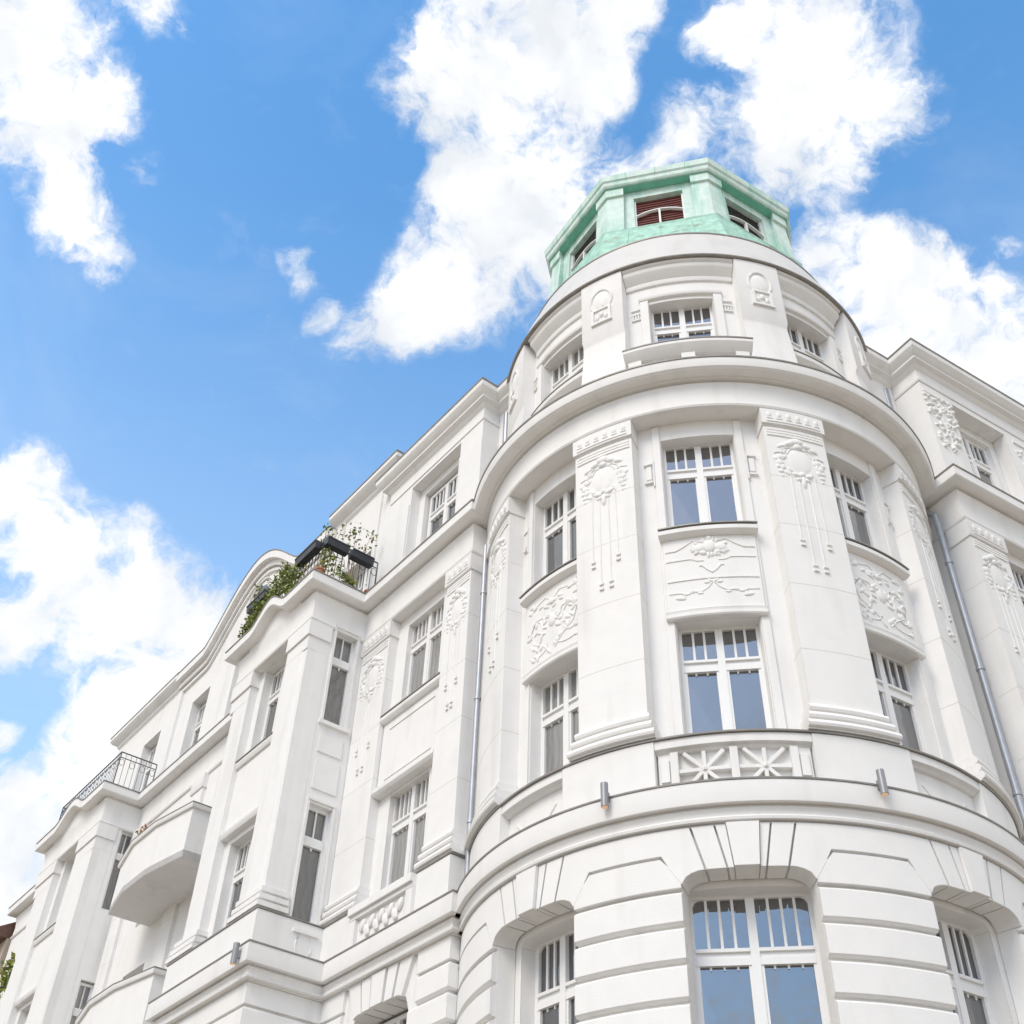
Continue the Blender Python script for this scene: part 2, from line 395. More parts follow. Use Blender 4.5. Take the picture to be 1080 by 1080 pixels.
# windows: a frame mesh (origin at sill centre, x right, y outward, z up) with its pane as child
def window_proto(w, h, up, n, top=None, rows=True):
    f = MB(); st = .085; c = ID; t = .11
    tz = h-up
    f.box(c, -w/2, -w/2+st, -.05, .05, 0, h); f.box(c, w/2-st, w/2, -.05, .05, 0, h)
    f.box(c, -w/2+st, w/2-st, -.05, .05, h-.075, h); f.box(c, -w/2+st, w/2-st, -.05, .048, 0, .08)
    f.box(c, -.055, .055, -.05, .065, .08, h-.075)
    for sg in (-1, 1):
        a, b = sorted((sg*.055, sg*(w/2-st)))
        f.box(c, a, b, -.05, .06, tz-.19, tz-.10); f.box(c, a, b, -.05, .04, tz-.10, tz); f.box(c, a, b, -.05, .075, tz-.03, tz+.012)
        lw = (b-a)
        for i in range(1, n):
            x = a+lw*i/n
            f.box(c, x-.017, x+.017, -.03, .03, tz+.012, h-.075)
            f.prism(c, [(x-.016, tz-.19), (x+.016, tz-.19), (x+.01, tz-.235), (x-.01, tz-.235)], -.03, .02)
        for e in (a, b):
            s0 = .035 if e == a else -.035
            x0, x1 = sorted((e, e+s0)); f.box(c, x0, x1, -.03, .045, .08, tz-.19)
    if top: f.prism(c, [(-w/2+st, h-.075), (-w/2+st, h-.15), (-w/2+st+.03, h-.1), (-w/2+st+.08, h-.075)], -.04, .035), f.prism(c, [(w/2-st, h-.075), (w/2-st, h-.15), (w/2-st-.03, h-.1), (w/2-st-.08, h-.075)], -.04, .035)
    fo = f.build('window', FRAME, None, angle=20)
    g = MB(); random.seed(int(w*100+h*10))
    xs = [(-w/2+.04, -.03), (.03, w/2-.04)]
    for a, b in xs:
        for z0, z1 in ((.04, tz-.12), (tz-.05, h-.03)):
            t0, t1 = random.uniform(-.006, .006), random.uniform(-.006, .006)
            g.add([(a, t0, z0), (b, -t0, z0), (b, t1, z1), (a, -t1, z1)], [(0, 1, 2, 3)])
    go = g.build('pane', GLASS, None, smooth=False); go.parent = fo
    return fo
PROTO = {}; PANE = {}
def window(kind, ctx, u, v, h, curtain=False, ang=None, label=None):
    if kind not in PROTO:
        p = window_proto(*{'std': (1.26, 2.22, .62, 3), 'att': (1.26, 2.25, .62, 3), 'gnd': (1.58, 3.1, .72, 4, True), 'gside': (1.16, 3.1, .72, 3, True), 'wing': (1.38, 2.22, .62, 4), 'far': (1.2, 2.2, .62, 3)}[kind])
        PROTO[kind] = p; o, first = p, True; PANE[kind] = p.children[0].data
    else:
        src = PROTO[kind]; o = src.copy(); COL.objects.link(o); first = False
        for ch in src.children:
            c = ch.copy(); c.data = PANE[kind]; COL.objects.link(c); c.parent = o
    p = ctx.f(u, v, h); e = 1e-3
    out = (ctx.f(u, v+e, h)-p).normalized(); z = Vector((0, 0, 1)); x = out.cross(z)*-1
    x = z.cross(out)*-1; x = out.cross(z); x = -x if False else x
    mat = Matrix((x, out, z)).transposed()
    if mat.determinant() < 0: mat = Matrix((-x, out, z)).transposed()
    o.parent = B; o.matrix_parent_inverse = B.matrix_world.inverted()
    o.matrix_world = Matrix.Translation(p) @ mat.to_4x4()
    if curtain:
        for ch in [c for c in COL.objects if c.parent == o]:
            ch.data = ch.data.copy(); ch.data.materials[0] = CURTAIN
    return o
def narrow_window(ctx, u, v, h, w, hh):
    f = MB(); l = loc(ctx, u, v, h); st = .06; tz = hh-.62
    f.box(l, -w/2, -w/2+st, -.05, .05, 0, hh); f.box(l, w/2-st, w/2, -.05, .05, 0, hh)
    f.box(l, -w/2+st, w/2-st, -.05, .05, hh-.07, hh); f.box(l, -w/2+st, w/2-st, -.05, .05, 0, .07)
    f.box(l, -w/2+st, w/2-st, -.05, .07, tz-.18, tz); f.box(l, -.015, .015, -.03, .03, tz, hh-.07)
    f.prism(l, [(-.02, tz-.18), (.02, tz-.18), (.014, tz-.24), (-.014, tz-.24)], -.03, .03)
    o = f.build('window', FRAME, B, angle=20)
    g = MB(); g.add([l.f(-w/2+.03, 0, .04), l.f(w/2-.03, 0, .04), l.f(w/2-.03, 0, hh-.04), l.f(-w/2+.03, 0, hh-.04)], [(0, 1, 2, 3)])
    g.build('pane', CURTAIN, o, smooth=False)

def flash(m, ctx, u0, u1, v, h, t=.022, back=.35): m.box(ctx, u0, u1, v-back, v+.012, h, h+t)

# ---- reliefs -------------------------------------------------------------------
def pier_relief(parent, ctx, u0, v, h, w=1.0, drop=1.0, wide=1.0):
    l = loc(ctx, u0, v, h, 1.0, 1, .62); m = MB(); sx = w*wide; RT = .72
    for z in (-.05, -.115, -.18): m.box(l, -.5*w, .5*w, -.01, .03, z-.022, z+.022)
    m.tube(l, arc(0, -.74, .235*sx, .31, 25, 155, 14), .014); m.blob(l, 0, -.74, .22*sx, .29, .03)
    rg = random.Random(int(w*100)+11)
    for i in range(26):
        a_ = rg.uniform(0, 2*PI); k_ = rg.uniform(1.12, 1.6); m.blob(l, .235*sx*k_*math.cos(a_), -.74+.31*k_*.92*math.sin(a_), rg.uniform(.05, .1)*sx, rg.uniform(.025, .045), .03, rot=a_+PI/2+rg.uniform(-.5, .5), n=7, m=4)
    m.blob(l, 0, -.30, .15*sx, .085, .085); m.blob(l, 0, -.42, .09*sx, .07, .09)
    for sg in (-1, 1):
        X = lambda x: sg*x*sx
        m.blob(l, X(.15), -.36, .12*sx, .055, .07, rot=-sg*.5); m.blob(l, X(.27), -.43, .11*sx, .05, .055, rot=-sg*.35)
        m.tube(l, [(X(.06), -.48), (X(.17), -.45), (X(.27), -.52), (X(.31), -.64), (X(.28), -.74)], .026*RT)
        m.tube(l, [(X(.26), -.62), (X(.34), -.59), (X(.44), -.62)], .024*RT)
        for i, (x, z, r) in enumerate(((.33, -.70, .065), (.40, -.74, .06), (.36, -.83, .065), (.32, -.93, .055), (.39, -.92, .045), (.36, -1.03, .045), (.35, -1.13, .032))):
            m.blob(l, X(x), z, r*1.25*sx, r*.95, r*.6, rot=sg*i*.6)
        m.blob(l, X(.10), -1.08, .09*sx, .045, .06, rot=sg*.4); m.blob(l, X(.07), -1.17, .06*sx, .04, .05, rot=-sg*.5)
        m.tube(l, [(X(.08), -1.15), (X(.085), -2.0*drop), (X(.085), -2.95*drop)], .021*RT)
        m.tube(l, [(X(.21), -1.05), (X(.22), -1.8*drop), (X(.22), -2.45*drop)], .019*RT)
        m.tube(l, [(X(.17), -.98), (X(.21), -1.02), (X(.22), -1.1)], .024*RT)
        for x, z in ((.085, -2.99*drop), (.085, -3.09*drop), (.22, -2.5*drop), (.22, -2.6*drop)): m.box(l, X(x)-.036, X(x)+.036, -.01, .05, z-.025, z+.018)
    m.blob(l, 0, -1.22, .045*sx, .14, .055); m.blob(l, 0, -1.05, .06*sx, .06, .07)
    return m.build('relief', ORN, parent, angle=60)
def cap_relief(m, ctx, u0, v, h0, h1, w):
    l = loc(ctx, u0, v, h0, 1.0); H = h1-h0; n = max(3, int(w/.16))
    m.box(l, -w/2+.03, w/2-.03, -.01, .014, H*.12, H*.2)
    for i in range(n):
        x = -w/2+w*(i+.5)/n
        m.blob(l, x, H*.6, .045, H*.2, .022); m.box(l, x-.05, x+.05, -.01, .014, H*.33, H*.4)
def leaf_scroll(m, l, x, z, sx, sz, rng, n=9):
    for sg in (-1, 1):
        m.tube(l, [(sg*x*.02+sg*sx*t, z+sz*(math.sin(t*5)*.5+t*.3)) for t in [i/9 for i in range(10)]], .018)
def side_panel_relief(parent, ctx, u0, v, h0, h1, w):
    l = loc(ctx, u0, v, h0, 1.0, 1, .65); m = MB(); H = h1-h0; rng = random.Random(3)
    for sg in (-1, 1):
        m.tube(l, [(sg*w*.05, H*.08), (sg*w*.16, H*.2), (sg*w*.34, H*.32), (sg*w*.40, H*.5), (sg*w*.3, H*.64), (sg*w*.16, H*.62), (sg*w*.13, H*.52)], .016)
        m.tube(l, arc(sg*w*.30, H*.42, w*.13, H*.2, 60 if sg > 0 else 120, 330 if sg > 0 else -150, 12), .016)
        m.tube(l, [(sg*w*.42, H*.95), (sg*w*.3, H*.86), (sg*w*.12, H*.9), (0, H*.8)], .014)
        m.tube(l, arc(sg*w*.25, H*.18, w*.18, H*.1, 200, 380, 8), .013)
        for i in range(34):
            t = rng.random(); x = sg*w*(.03+.41*t); z = H*(.06+.86*rng.random())
            m.blob(l, x, z, .05+.07*rng.random(), .025+.025*rng.random(), .032, rot=rng.uniform(-1.5, 1.5), n=6, m=4)
    m.blob(l, 0, H*.5, .1, .14, .05); m.blob(l, 0, H*.78, .07, .06, .05)
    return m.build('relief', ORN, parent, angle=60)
def centre_panel_relief(parent, ctx, u0, v, h0, h1, w):
    l = loc(ctx, u0, v, 0, 1.0, 1, .65); m = MB()
    top, bot = h1, h0
    m.blob(l, 0, top-.24, .12, .14, .07); m.blob(l, 0, top-.08, .06, .06, .06)
    for sg in (-1, 1):
        m.blob(l, sg*.17, top-.27, .13, .09, .06, rot=-sg*.3); m.blob(l, sg*.12, top-.36, .08, .05, .05, rot=sg*.4)
        m.tube(l, [(sg*.12, top-.14), (sg*.28, top-.10), (sg*.42, top-.2), (sg*.56, top-.27), (sg*w*.49, top-.27)], .016)
        m.tube(l, [(sg*w*.49, top-.46), (sg*.36, top-.46), (sg*.22, top-.52), (sg*.12, top-.52)], .012)
        m.tube(l, [(0, top-.76), (sg*.08, top-.7), (sg*.15, top-.62), (sg*.2, top-.62)], .016)
        m.blob(l, sg*.05, top-.92, .06, .025, .03, rot=sg*.6)
        m.tube(l, [(sg*w*.48, bot+.38), (sg*w*.36, bot+.37), (sg*w*.3, bot+.33)], .016)
        m.tube(l, [(sg*.02, bot+.52), (sg*.09, bot+.43), (sg*.2, bot+.36), (sg*.34, bot+.36), (sg*w*.4, bot+.28)], .014)
        m.blob(l, sg*w*.36, bot+.27, .1, .035, .035, rot=sg*.2); m.blob(l, sg*.1, bot+.53, .06, .03, .03)
    m.box(l, -w*.49, w*.49, -.02, .022, bot+.6, bot+.632); m.box(l, -w*.49, -.3, -.02, .02, top-.475, top-.445); m.box(l, .3, w*.49, -.02, .02, top-.475, top-.445)
    rg = random.Random(4)
    for i in range(22):
        a_ = rg.uniform(0, 2*PI); m.blob(l, .27*math.cos(a_), top-.26+.15*math.sin(a_), rg.uniform(.05, .09), .03, .04, rot=a_, n=7, m=4)
    for sg in (-1, 1):
        for i in range(6): m.blob(l, sg*(.22+.07*i), bot+.33+.05*math.sin(i), .06, .025, .025, rot=sg*.5*math.sin(i*2), n=7, m=4)
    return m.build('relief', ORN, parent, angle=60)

WIN = (-41.2, 0.0, 41.2)
# ---- tower: ground storey -------------------------------------------------------
def arch_top(c, hw, spring, rise, rc):
    def f(u):
        x = abs(u-c); e = hw-x
        if e < rc: return spring+rise*math.sqrt(max(0, 1-(1-e/rc)**2))
        return spring+rise+.0*x
    return f
HWG = 10.8
def tower_ground():
    m = MB()
    holes = [(c-HWG, c+HWG, 4.0, arch_top(c, HWG, 8.04, .18, 4.0)) for c in WIN]
    m.wall(TW, -96, 100, 0.0, 8.86, 3.98, 4.255, holes)
    w = m.build('wall', STUCCO, B)
    for c in WIN:
        q = 8.6 if c else 11.7
        r = MB(); r.wall(TW, c-14, c+14, 4.0, 8.6, 3.5, 3.975, [(c-q, c+q, 4.8, arch_top(c, q, 8.02, .08, 2.0))])
        r.build('window_surround', STUCCO, B)
        window('gside' if c else 'gnd', TW, c, 3.66 if c else 3.70, 5.03)
    # rusticated courses between the openings
    b = MB(); g = .045
    edges = [(-96, WIN[0]-HWG-.05), (WIN[0]+HWG+.05, WIN[1]-HWG-.05), (WIN[1]+HWG+.05, WIN[2]-HWG-.05), (WIN[2]+HWG+.05, 100)]
    for k in range(15):
        t = 8.39-.445*k; bt = t-.445+g
        if bt < 2: break
        for a, e in edges:
            if k == 0:
                ch = 2.9
                for (u0, u1, h0, h1) in [(a, e, bt, t)]:
                    n = max(2, int((e-a)/1.6)); lo = []; hi = []
                    for i in range(n+1):
                        u = a+(e-a)*i/n; x = min(u-a if a > -90 else 99, e-u if e < 95 else 99)
                        lo.append((u, bt)); hi.append((u, t-max(0, (ch-x)/ch)*(t-bt)*.78))
                    b.band(TW, lo, hi, 4.2, 4.34)
                continue
            b.sweep(TW, a, e, [(4.2, bt), (4.305, bt), (4.34, bt+.03), (4.34, t-.03), (4.305, t), (4.2, t)])
    # voussoirs, with joints that run on into the soffit
    for c in WIN:
        f = arch_top(c, HWG, 8.04, .18, 4.0)
        def wedge(x0, x1, y0, y1, v=4.36):           # bottom x0..x1, top y0..y1 (relative degrees)
            n = 4; lo = [(c+x0+(x1-x0)*i/n, f(c+x0+(x1-x0)*i/n)-.03) for i in range(n+1)]; hi = [(c+y0+(y1-y0)*i/n, 8.77) for i in range(n+1)]
            b.band(TW, lo, hi, 4.0, v-.02)
        wedge(-2.0, 2.0, -2.7, 2.7, 4.41)
        for s in (-1, 1):
            wedge(*((2.1, 3.0, 2.8, 4.5) if s > 0 else (-3.0, -2.1, -4.5, -2.8)))
            wedge(*((3.3, 6.5, 4.8, 8.5) if s > 0 else (-6.5, -3.3, -8.5, -4.8)))
    # smooth field over the piers, running down to the arch shoulders
    def shoulder(c, s):
        f = arch_top(c, HWG, 8.04, .18, 4.0)
        L_ = [(6.85, f(c+s*6.85)-.03), (7.8, f(c+s*7.8)-.03), (9.0, f(c+s*9.0)-.03), (10.0, f(c+s*10.0)-.03), (10.75, 8.03), (11.4, 8.11), (12.6, 8.25), (13.9, 8.43)]
        H_ = [8.85, 9.4, 10.0, 10.6, 11.2, 11.8, 12.8, 13.9]
        return [(c+s*x, h) for x, h in L_], [(c+s*x, 8.77) for x in H_]
    for i in range(4):
        lo, hi = [], []
        if i > 0: l1, h1 = shoulder(WIN[i-1], 1); lo += l1; hi += h1
        else: lo.append((-96, 8.43)); hi.append((-96, 8.77))
        x0 = lo[-1][0]
        if i < 3: l2, h2 = shoulder(WIN[i], -1); x1 = l2[-1][0]
        else: x1 = 100
        n = max(2, int((x1-x0)/1.6))
        for k in range(1, n): u = x0+(x1-x0)*k/n; lo.append((u, 8.43)); hi.append((u, 8.77))
        if i < 3: lo += l2[::-1]; hi += h2[::-1]
        else: lo.append((100, 8.43)); hi.append((100, 8.77))
        b.band(TW, lo, hi, 4.0, 4.34)
    b.build('rustication', STUCCO, B)
tower_ground()

# ---- tower: string course and balustrade storey base -----------------------------
def tower_string():
    m = MB()
    m.sweep(TW, -83, 88, [(3.9, 8.775), (4.30, 8.775), (4.30, 8.80), (4.385, 8.80), (4.395, 8.84), (4.365, 8.87), (4.375, 8.92), (4.405, 8.96), (4.37, 8.965), (4.37, 9.0), (4.47, 9.0), (4.475, 9.02), (4.47, 9.31), (3.9, 9.36)])
    m.build('string_course', STUCCO, B)
    f = MB(); f.sweep(TW, -83, 88, [(4.2, 9.335), (4.482, 9.312), (4.486, 9.335), (4.2, 9.365)])
    ped = [(-96, -52.5), (-33.5, -14.2), (14.2, 33.5), (52.5, 100)]
    pan = [(-52.5, -33.5), (-14.2, 14.2), (33.5, 52.5)]
    b = MB(); b.box(TW, -96, 100, 3.8, 4.12, 9.3, 10.0)
    for a, e in ped: b.box(TW, a, e, 4.0, 4.275, 9.3, 10.13)
    b.build('parapet_wall', STUCCO, B)
    for a, e in pan:
        r = MB(); r.sweep(TW, a+.02, e-.02, [(4.05, 9.95), (4.17, 9.95), (4.2, 9.985), (4.26, 10.0), (4.26, 10.13), (4.05, 10.14)])
        c = (a+e)/2
        k = TW.k
        if c == 0:
            l = loc(TW, 0, 4.12, 9.42)
            for x in (-.88, -.80, 0, .80, .88)[1:4]: r.box(l, x-.055, x+.055, -.02, .10, -.1, .53)
            for x in (-.93, .93): r.box(l, x-.10, x+.10, -.02, .07, -.1, .53); r.box(l, x-.06, x+.06, .06, .095, .1, .42)
            for cx in (-.4, .4):
                for i in range(8):
                    t = R(45*i); ex, ez = math.cos(t), math.sin(t)
                    L_ = min(.345/max(abs(ex), .01), .27/max(abs(ez), .01))
                    px, pz = -ez*.028, ex*.028
                    r.prism(l, [(cx+px, .235+pz), (cx+ex*L_+px, .235+ez*L_+pz), (cx+ex*L_-px, .235+ez*L_-pz), (cx-px, .235-pz)], -.02, .085)
                r.blob(l, cx, .235, .06, .06, .12)
            r.box(l, -1.05, 1.05, -.02, .03, -.12, -.06)
        else:
            l = loc(TW, c, 4.12, 9.42)
            r.tube(l, [(-.45+.9*i/12, .33-.30*math.sin(PI*i/12)) for i in range(13)], .017)
        r.build('balustrade', STUCCO, B)
    f.sweep(TW, -83, 88, [(4.0, 10.142), (4.296, 10.135), (4.3, 10.158), (4.0, 10.17)])
    f.build('flashing', ZINC, B)
tower_string()

# ---- tower: two main storeys ------------------------------------------------------
PIER = [(-29.9, -15.1), (15.1, 29.9)]
OUT = [(-92, -54.6), (54.6, 96)]
def tower_body():
    WIN = (-40.2, 0.0, 40.2)
    m = MB(); hw = 9.0
    holes = []
    for c in WIN: holes += [(c-hw, c+hw, 10.1, 12.30), (c-hw, c+hw, 14.06, 16.22)]
    m.wall(TW, -96, 100, 10.0, 17.3, 3.5, 3.93, holes)
    m.build('wall', STUCCO, B)
    for i, c in enumerate(WIN):
        window('std', TW, c, 3.64, 10.12, curtain=(i == 0))
        window('std', TW, c, 3.64, 14.06)
        # architrave strips beside the openings
        t = MB()
        for s in (-1, 1):
            a, b = sorted((c+s*(hw+.2), c+s*(hw+2.1))); t.box(TW, a, b, 3.9, 3.965, 10.1, 16.55)
            x0 = c+s*(hw+3.4); l = loc(TW, x0, 3.93, 15.05)
            t.box(l, -.09, .09, -.01, .05, .62, .66); t.box(l, -.09, .09, -.01, .045, .2, .24); t.box(l, -.05, .05, -.01, .035, .28, .58)
            t.box(l, s*-.09-.015, s*-.09+.015, -.01, .05, .1, .7)
        t.build('architrave', STUCCO, B)
        # apron between the two windows
        p = MB(); p.box(TW, c-10.4, c+10.4, 3.9, 4.0, 12.42, 13.94)
        p.sweep(TW, c-10.7, c+10.7, [(3.9, 12.305), (4.02, 12.305), (4.04, 12.33), (4.04, 12.38), (4.01, 12.40), (4.03, 12.45), (3.9, 12.5)])
        p.sweep(TW, c-10.9, c+10.9, [(3.9, 13.87), (4.06, 13.88), (4.12, 13.92), (4.12, 14.0), (3.9, 14.03)])
        ap = p.build('apron', STUCCO, B)
        f = MB(); f.box(TW, c-10.9, c+10.9, 3.66, 4.135, 14.032, 14.052); f.build('sill', ZINC, ap)
        if c == 0: centre_panel_relief(ap, TW, 0, 4.0, 12.42, 13.9, 1.5)
        else: side_panel_relief(ap, TW, c, 4.0, 12.5, 13.86, 1.45)
    for (a, e) in PIER+OUT:
        p = MB(); p.box(TW, a, e, 3.8, 4.235, 10.55, 16.5)
        for i in range(3):            # stepped base
            o = .03+.035*i; h1 = 10.62-.15*i
            o = .035+.04*i
            p.sweep(TW, a-.5-.5*i, e+.5+.5*i, [(3.85, h1-.148), (4.235+o-.03, h1-.148), (4.235+o-.03, h1-.125), (4.235+o+.015, h1-.115), (4.235+o+.03, h1-.075), (4.235+o+.015, h1-.03), (4.235+o-.02, h1), (3.85, h1)])
        p.sweep(TW, a-.25, e+.25, [(3.8, 16.17), (4.245, 16.17), (4.25, 16.195), (4.285, 16.20), (4.285, 16.55), (4.27, 16.56), (4.25, 16.565), (3.8, 16.62)])
        # shallow masonry joints read as thin recess lines
        po = p.build('pilaster', STUCCO, B)
        j = MB()
        for h in (11.55, 12.75, 13.95, 15.0): j.box(TW, a-.02, e+.02, 3.9, 4.2362, h, h+.012)
        j.build('joint_line', JOINT, po)
        cen = (a+e)/2 if abs(a) < 40 and abs(e) < 40 else (-54.6-7.4 if a < 0 else 54.6+7.4)
        pier_relief(po, TW, cen, 4.235, 16.15, 1.0)
        q = MB(); cap_relief(q, TW, cen, 4.285, 16.2, 16.56, 1.02); q.build('relief', ORN, po, angle=60)
    z = MB(); z.sweep(TW, -96, 100, [(3.7, 16.58), (4.28, 16.58), (4.30, 16.62), (4.27, 16.65), (4.26, 16.9), (4.295, 17.165), (4.25, 17.17), (4.25, 17.22), (3.7, 17.23)])
    z.build('frieze', STUCCO, B)
    c = MB(); c.sweep(TW, -96, 100, [(3.4, 17.19), (4.20, 17.19), (4.20, 17.215), (4.36, 17.215), (4.37, 17.243), (4.54, 17.243), (4.545, 17.256), (4.58, 17.28), (4.60, 17.36), (4.605, 17.47), (3.4, 17.52)])
    c.build('cornice', STUCCO, B)
    f = MB(); f.sweep(TW, -96, 100, [(4.0, 17.51), (4.62, 17.472), (4.625, 17.5), (4.0, 17.545)]); f.build('flashing', ZINC, B)
CROWN = material('grey_white_painted_sheet', (.66, .645, .625), .55, var=.03, scale=2, dark=(.56, .545, .52), dscale=2, dpos=(.5, .8), vstretch=4)
JOINT = material('masonry_joint', (.66, .64, .60), .8, var=.05)
tower_body()

# ---- tower: attic storey, crown, cupola -------------------------------------------
APIER = [(-29.5, -16.3), (16.3, 29.5), (-72, -56.5), (56.5, 72)]
def tower_attic():
    m = MB(); hw = 9.6
    holes = [(c-hw, c+hw, 18.95 if c else 17.9, 20.32) for c in WIN]
    m.wall(TW, -180, 180, 17.4, 21.3, 3.3, 3.72, holes)
    m.build('wall', STUCCO, B)
    for c in WIN:
        window('att', TW, c, 3.43, 18.16, curtain=(c < 0))
        t = MB()
        t.sweep(TW, c-12.5, c+12.5, [(3.6, 20.40), (3.78, 20.42), (3.80, 20.46), (3.80, 20.5), (3.6, 20.52)])
        for s in (-1, 1):
            a, b = sorted((c+s*(hw+.1), c+s*(hw+2.6))); t.box(TW, a, b, 3.6, 3.77, 17.5, 20.41)
            l = loc(TW, c+s*(hw+4.2), 3.72, 19.9)
            for z in (.0, .16, .3): t.box(l, -.1, .1, -.01, .035, z, z+.04)
            for x in (-.06, 0, .06): t.box(l, x-.018, x+.018, -.01, .03, .05, .15)
        if c: t.sweep(TW, c-13, c+13, [(3.6, 18.78), (3.80, 18.80), (3.86, 18.84), (3.87, 18.93), (3.6, 18.95)])
        t.build('architrave', STUCCO, B)
        k = MB()                                            # stepped cove under the crown
        k.sweep(TW, c-(16.2 if c == 0 else 13.2), c+(16.2 if c == 0 else 14.4), [(3.6, 20.86), (3.76, 20.86), (3.78, 20.91), (3.775, 20.98), (3.80, 21.0), (3.84, 21.06), (3.91, 21.12), (3.93, 21.17), (3.93, 21.24), (3.97, 21.26), (3.98, 21.31), (3.6, 21.31)])
        k.build('moulding', STUCCO, B)
        f = MB(); f.box(TW, c-(13 if c else 9), c+(13 if c else 9), 3.5, 3.88 if c else 3.6, 18.952 if c else 18.0, 18.972 if c else 18.02); f.build('sill', ZINC, B)
    for a, e in APIER:
        p = MB()
        prof = [(3.6, 17.5), (4.1, 17.5), (4.06, 18.2), (3.99, 18.9), (3.95, 19.35), (3.955, 19.45), (4.0, 19.55), (4.0, 21.31), (3.6, 21.31)]
        p.sweep(TW, a, e, prof); po = p.build('pilaster', STUCCO, B)
        r = MB(); l = loc(TW, (a+e)/2, 4.0, 20.45)
        r.tube(l, arc(0, .14, .25, .34, -60, 240, 18), .03); r.blob(l, 0, .14, .2, .28, .03)
        r.box(l, -.22, -.17, -.01, .045, -.55, -.12); r.box(l, .17, .22, -.01, .045, -.55, -.12)
        r.box(l, -.17, .17, -.01, .035, -.16, -.12); r.box(l, -.24, .24, -.01, .05, -.58, -.53)
        r.blob(l, 0, -.3, .06, .09, .05); r.blob(l, -.1, -.38, .05, .08, .04); r.blob(l, .1, -.38, .05, .08, .04)
        r.build('relief', ORN, po, angle=60)
    # little balcony in front of the middle attic window
    b = MB(); b.sweep(TW, -15.0, 15.0, [(3.75, 17.92), (4.34, 17.92), (4.40, 17.97), (4.46, 18.06), (4.48, 18.09), (4.48, 18.16), (3.75, 18.18)])
    b.box(TW, -14.4, 14.4, 3.75, 4.24, 17.5, 17.95)
    l = loc(TW, 0, 4.22, 17.50)
    for x in (-.94, 0, .94): b.box(l, x-.12, x+.12, -.02, .15, 0, .43)
    for x in (-.7, -.48, -.26, .26, .48, .7): b.blob(l, x, .25, .08, .17, .1)
    b.build('balustrade', STUCCO, B)
    f = MB(); f.sweep(TW, -15.1, 15.1, [(3.75, 18.182), (4.492, 18.162), (4.497, 18.186), (3.75, 18.205)])
    f.sweep(TW, -180, 180, [(3.5, 21.32), (4.05, 21.322), (4.058, 21.345), (3.5, 21.36)]); f.sweep(TW, -180, 180, [(3.2, 22.72), (3.615, 22.70), (3.62, 22.73), (3.2, 22.76)])
    f.build('flashing', ZINC, B)
    c = MB(); c.sweep(TW, -180, 180, [(3.0, 21.36), (4.03, 21.365), (4.0, 21.5), (3.86, 21.95), (3.7, 22.4), (3.60, 22.70), (3.0, 22.70)])
    c.build('crown', CROWN, B)
tower_attic()

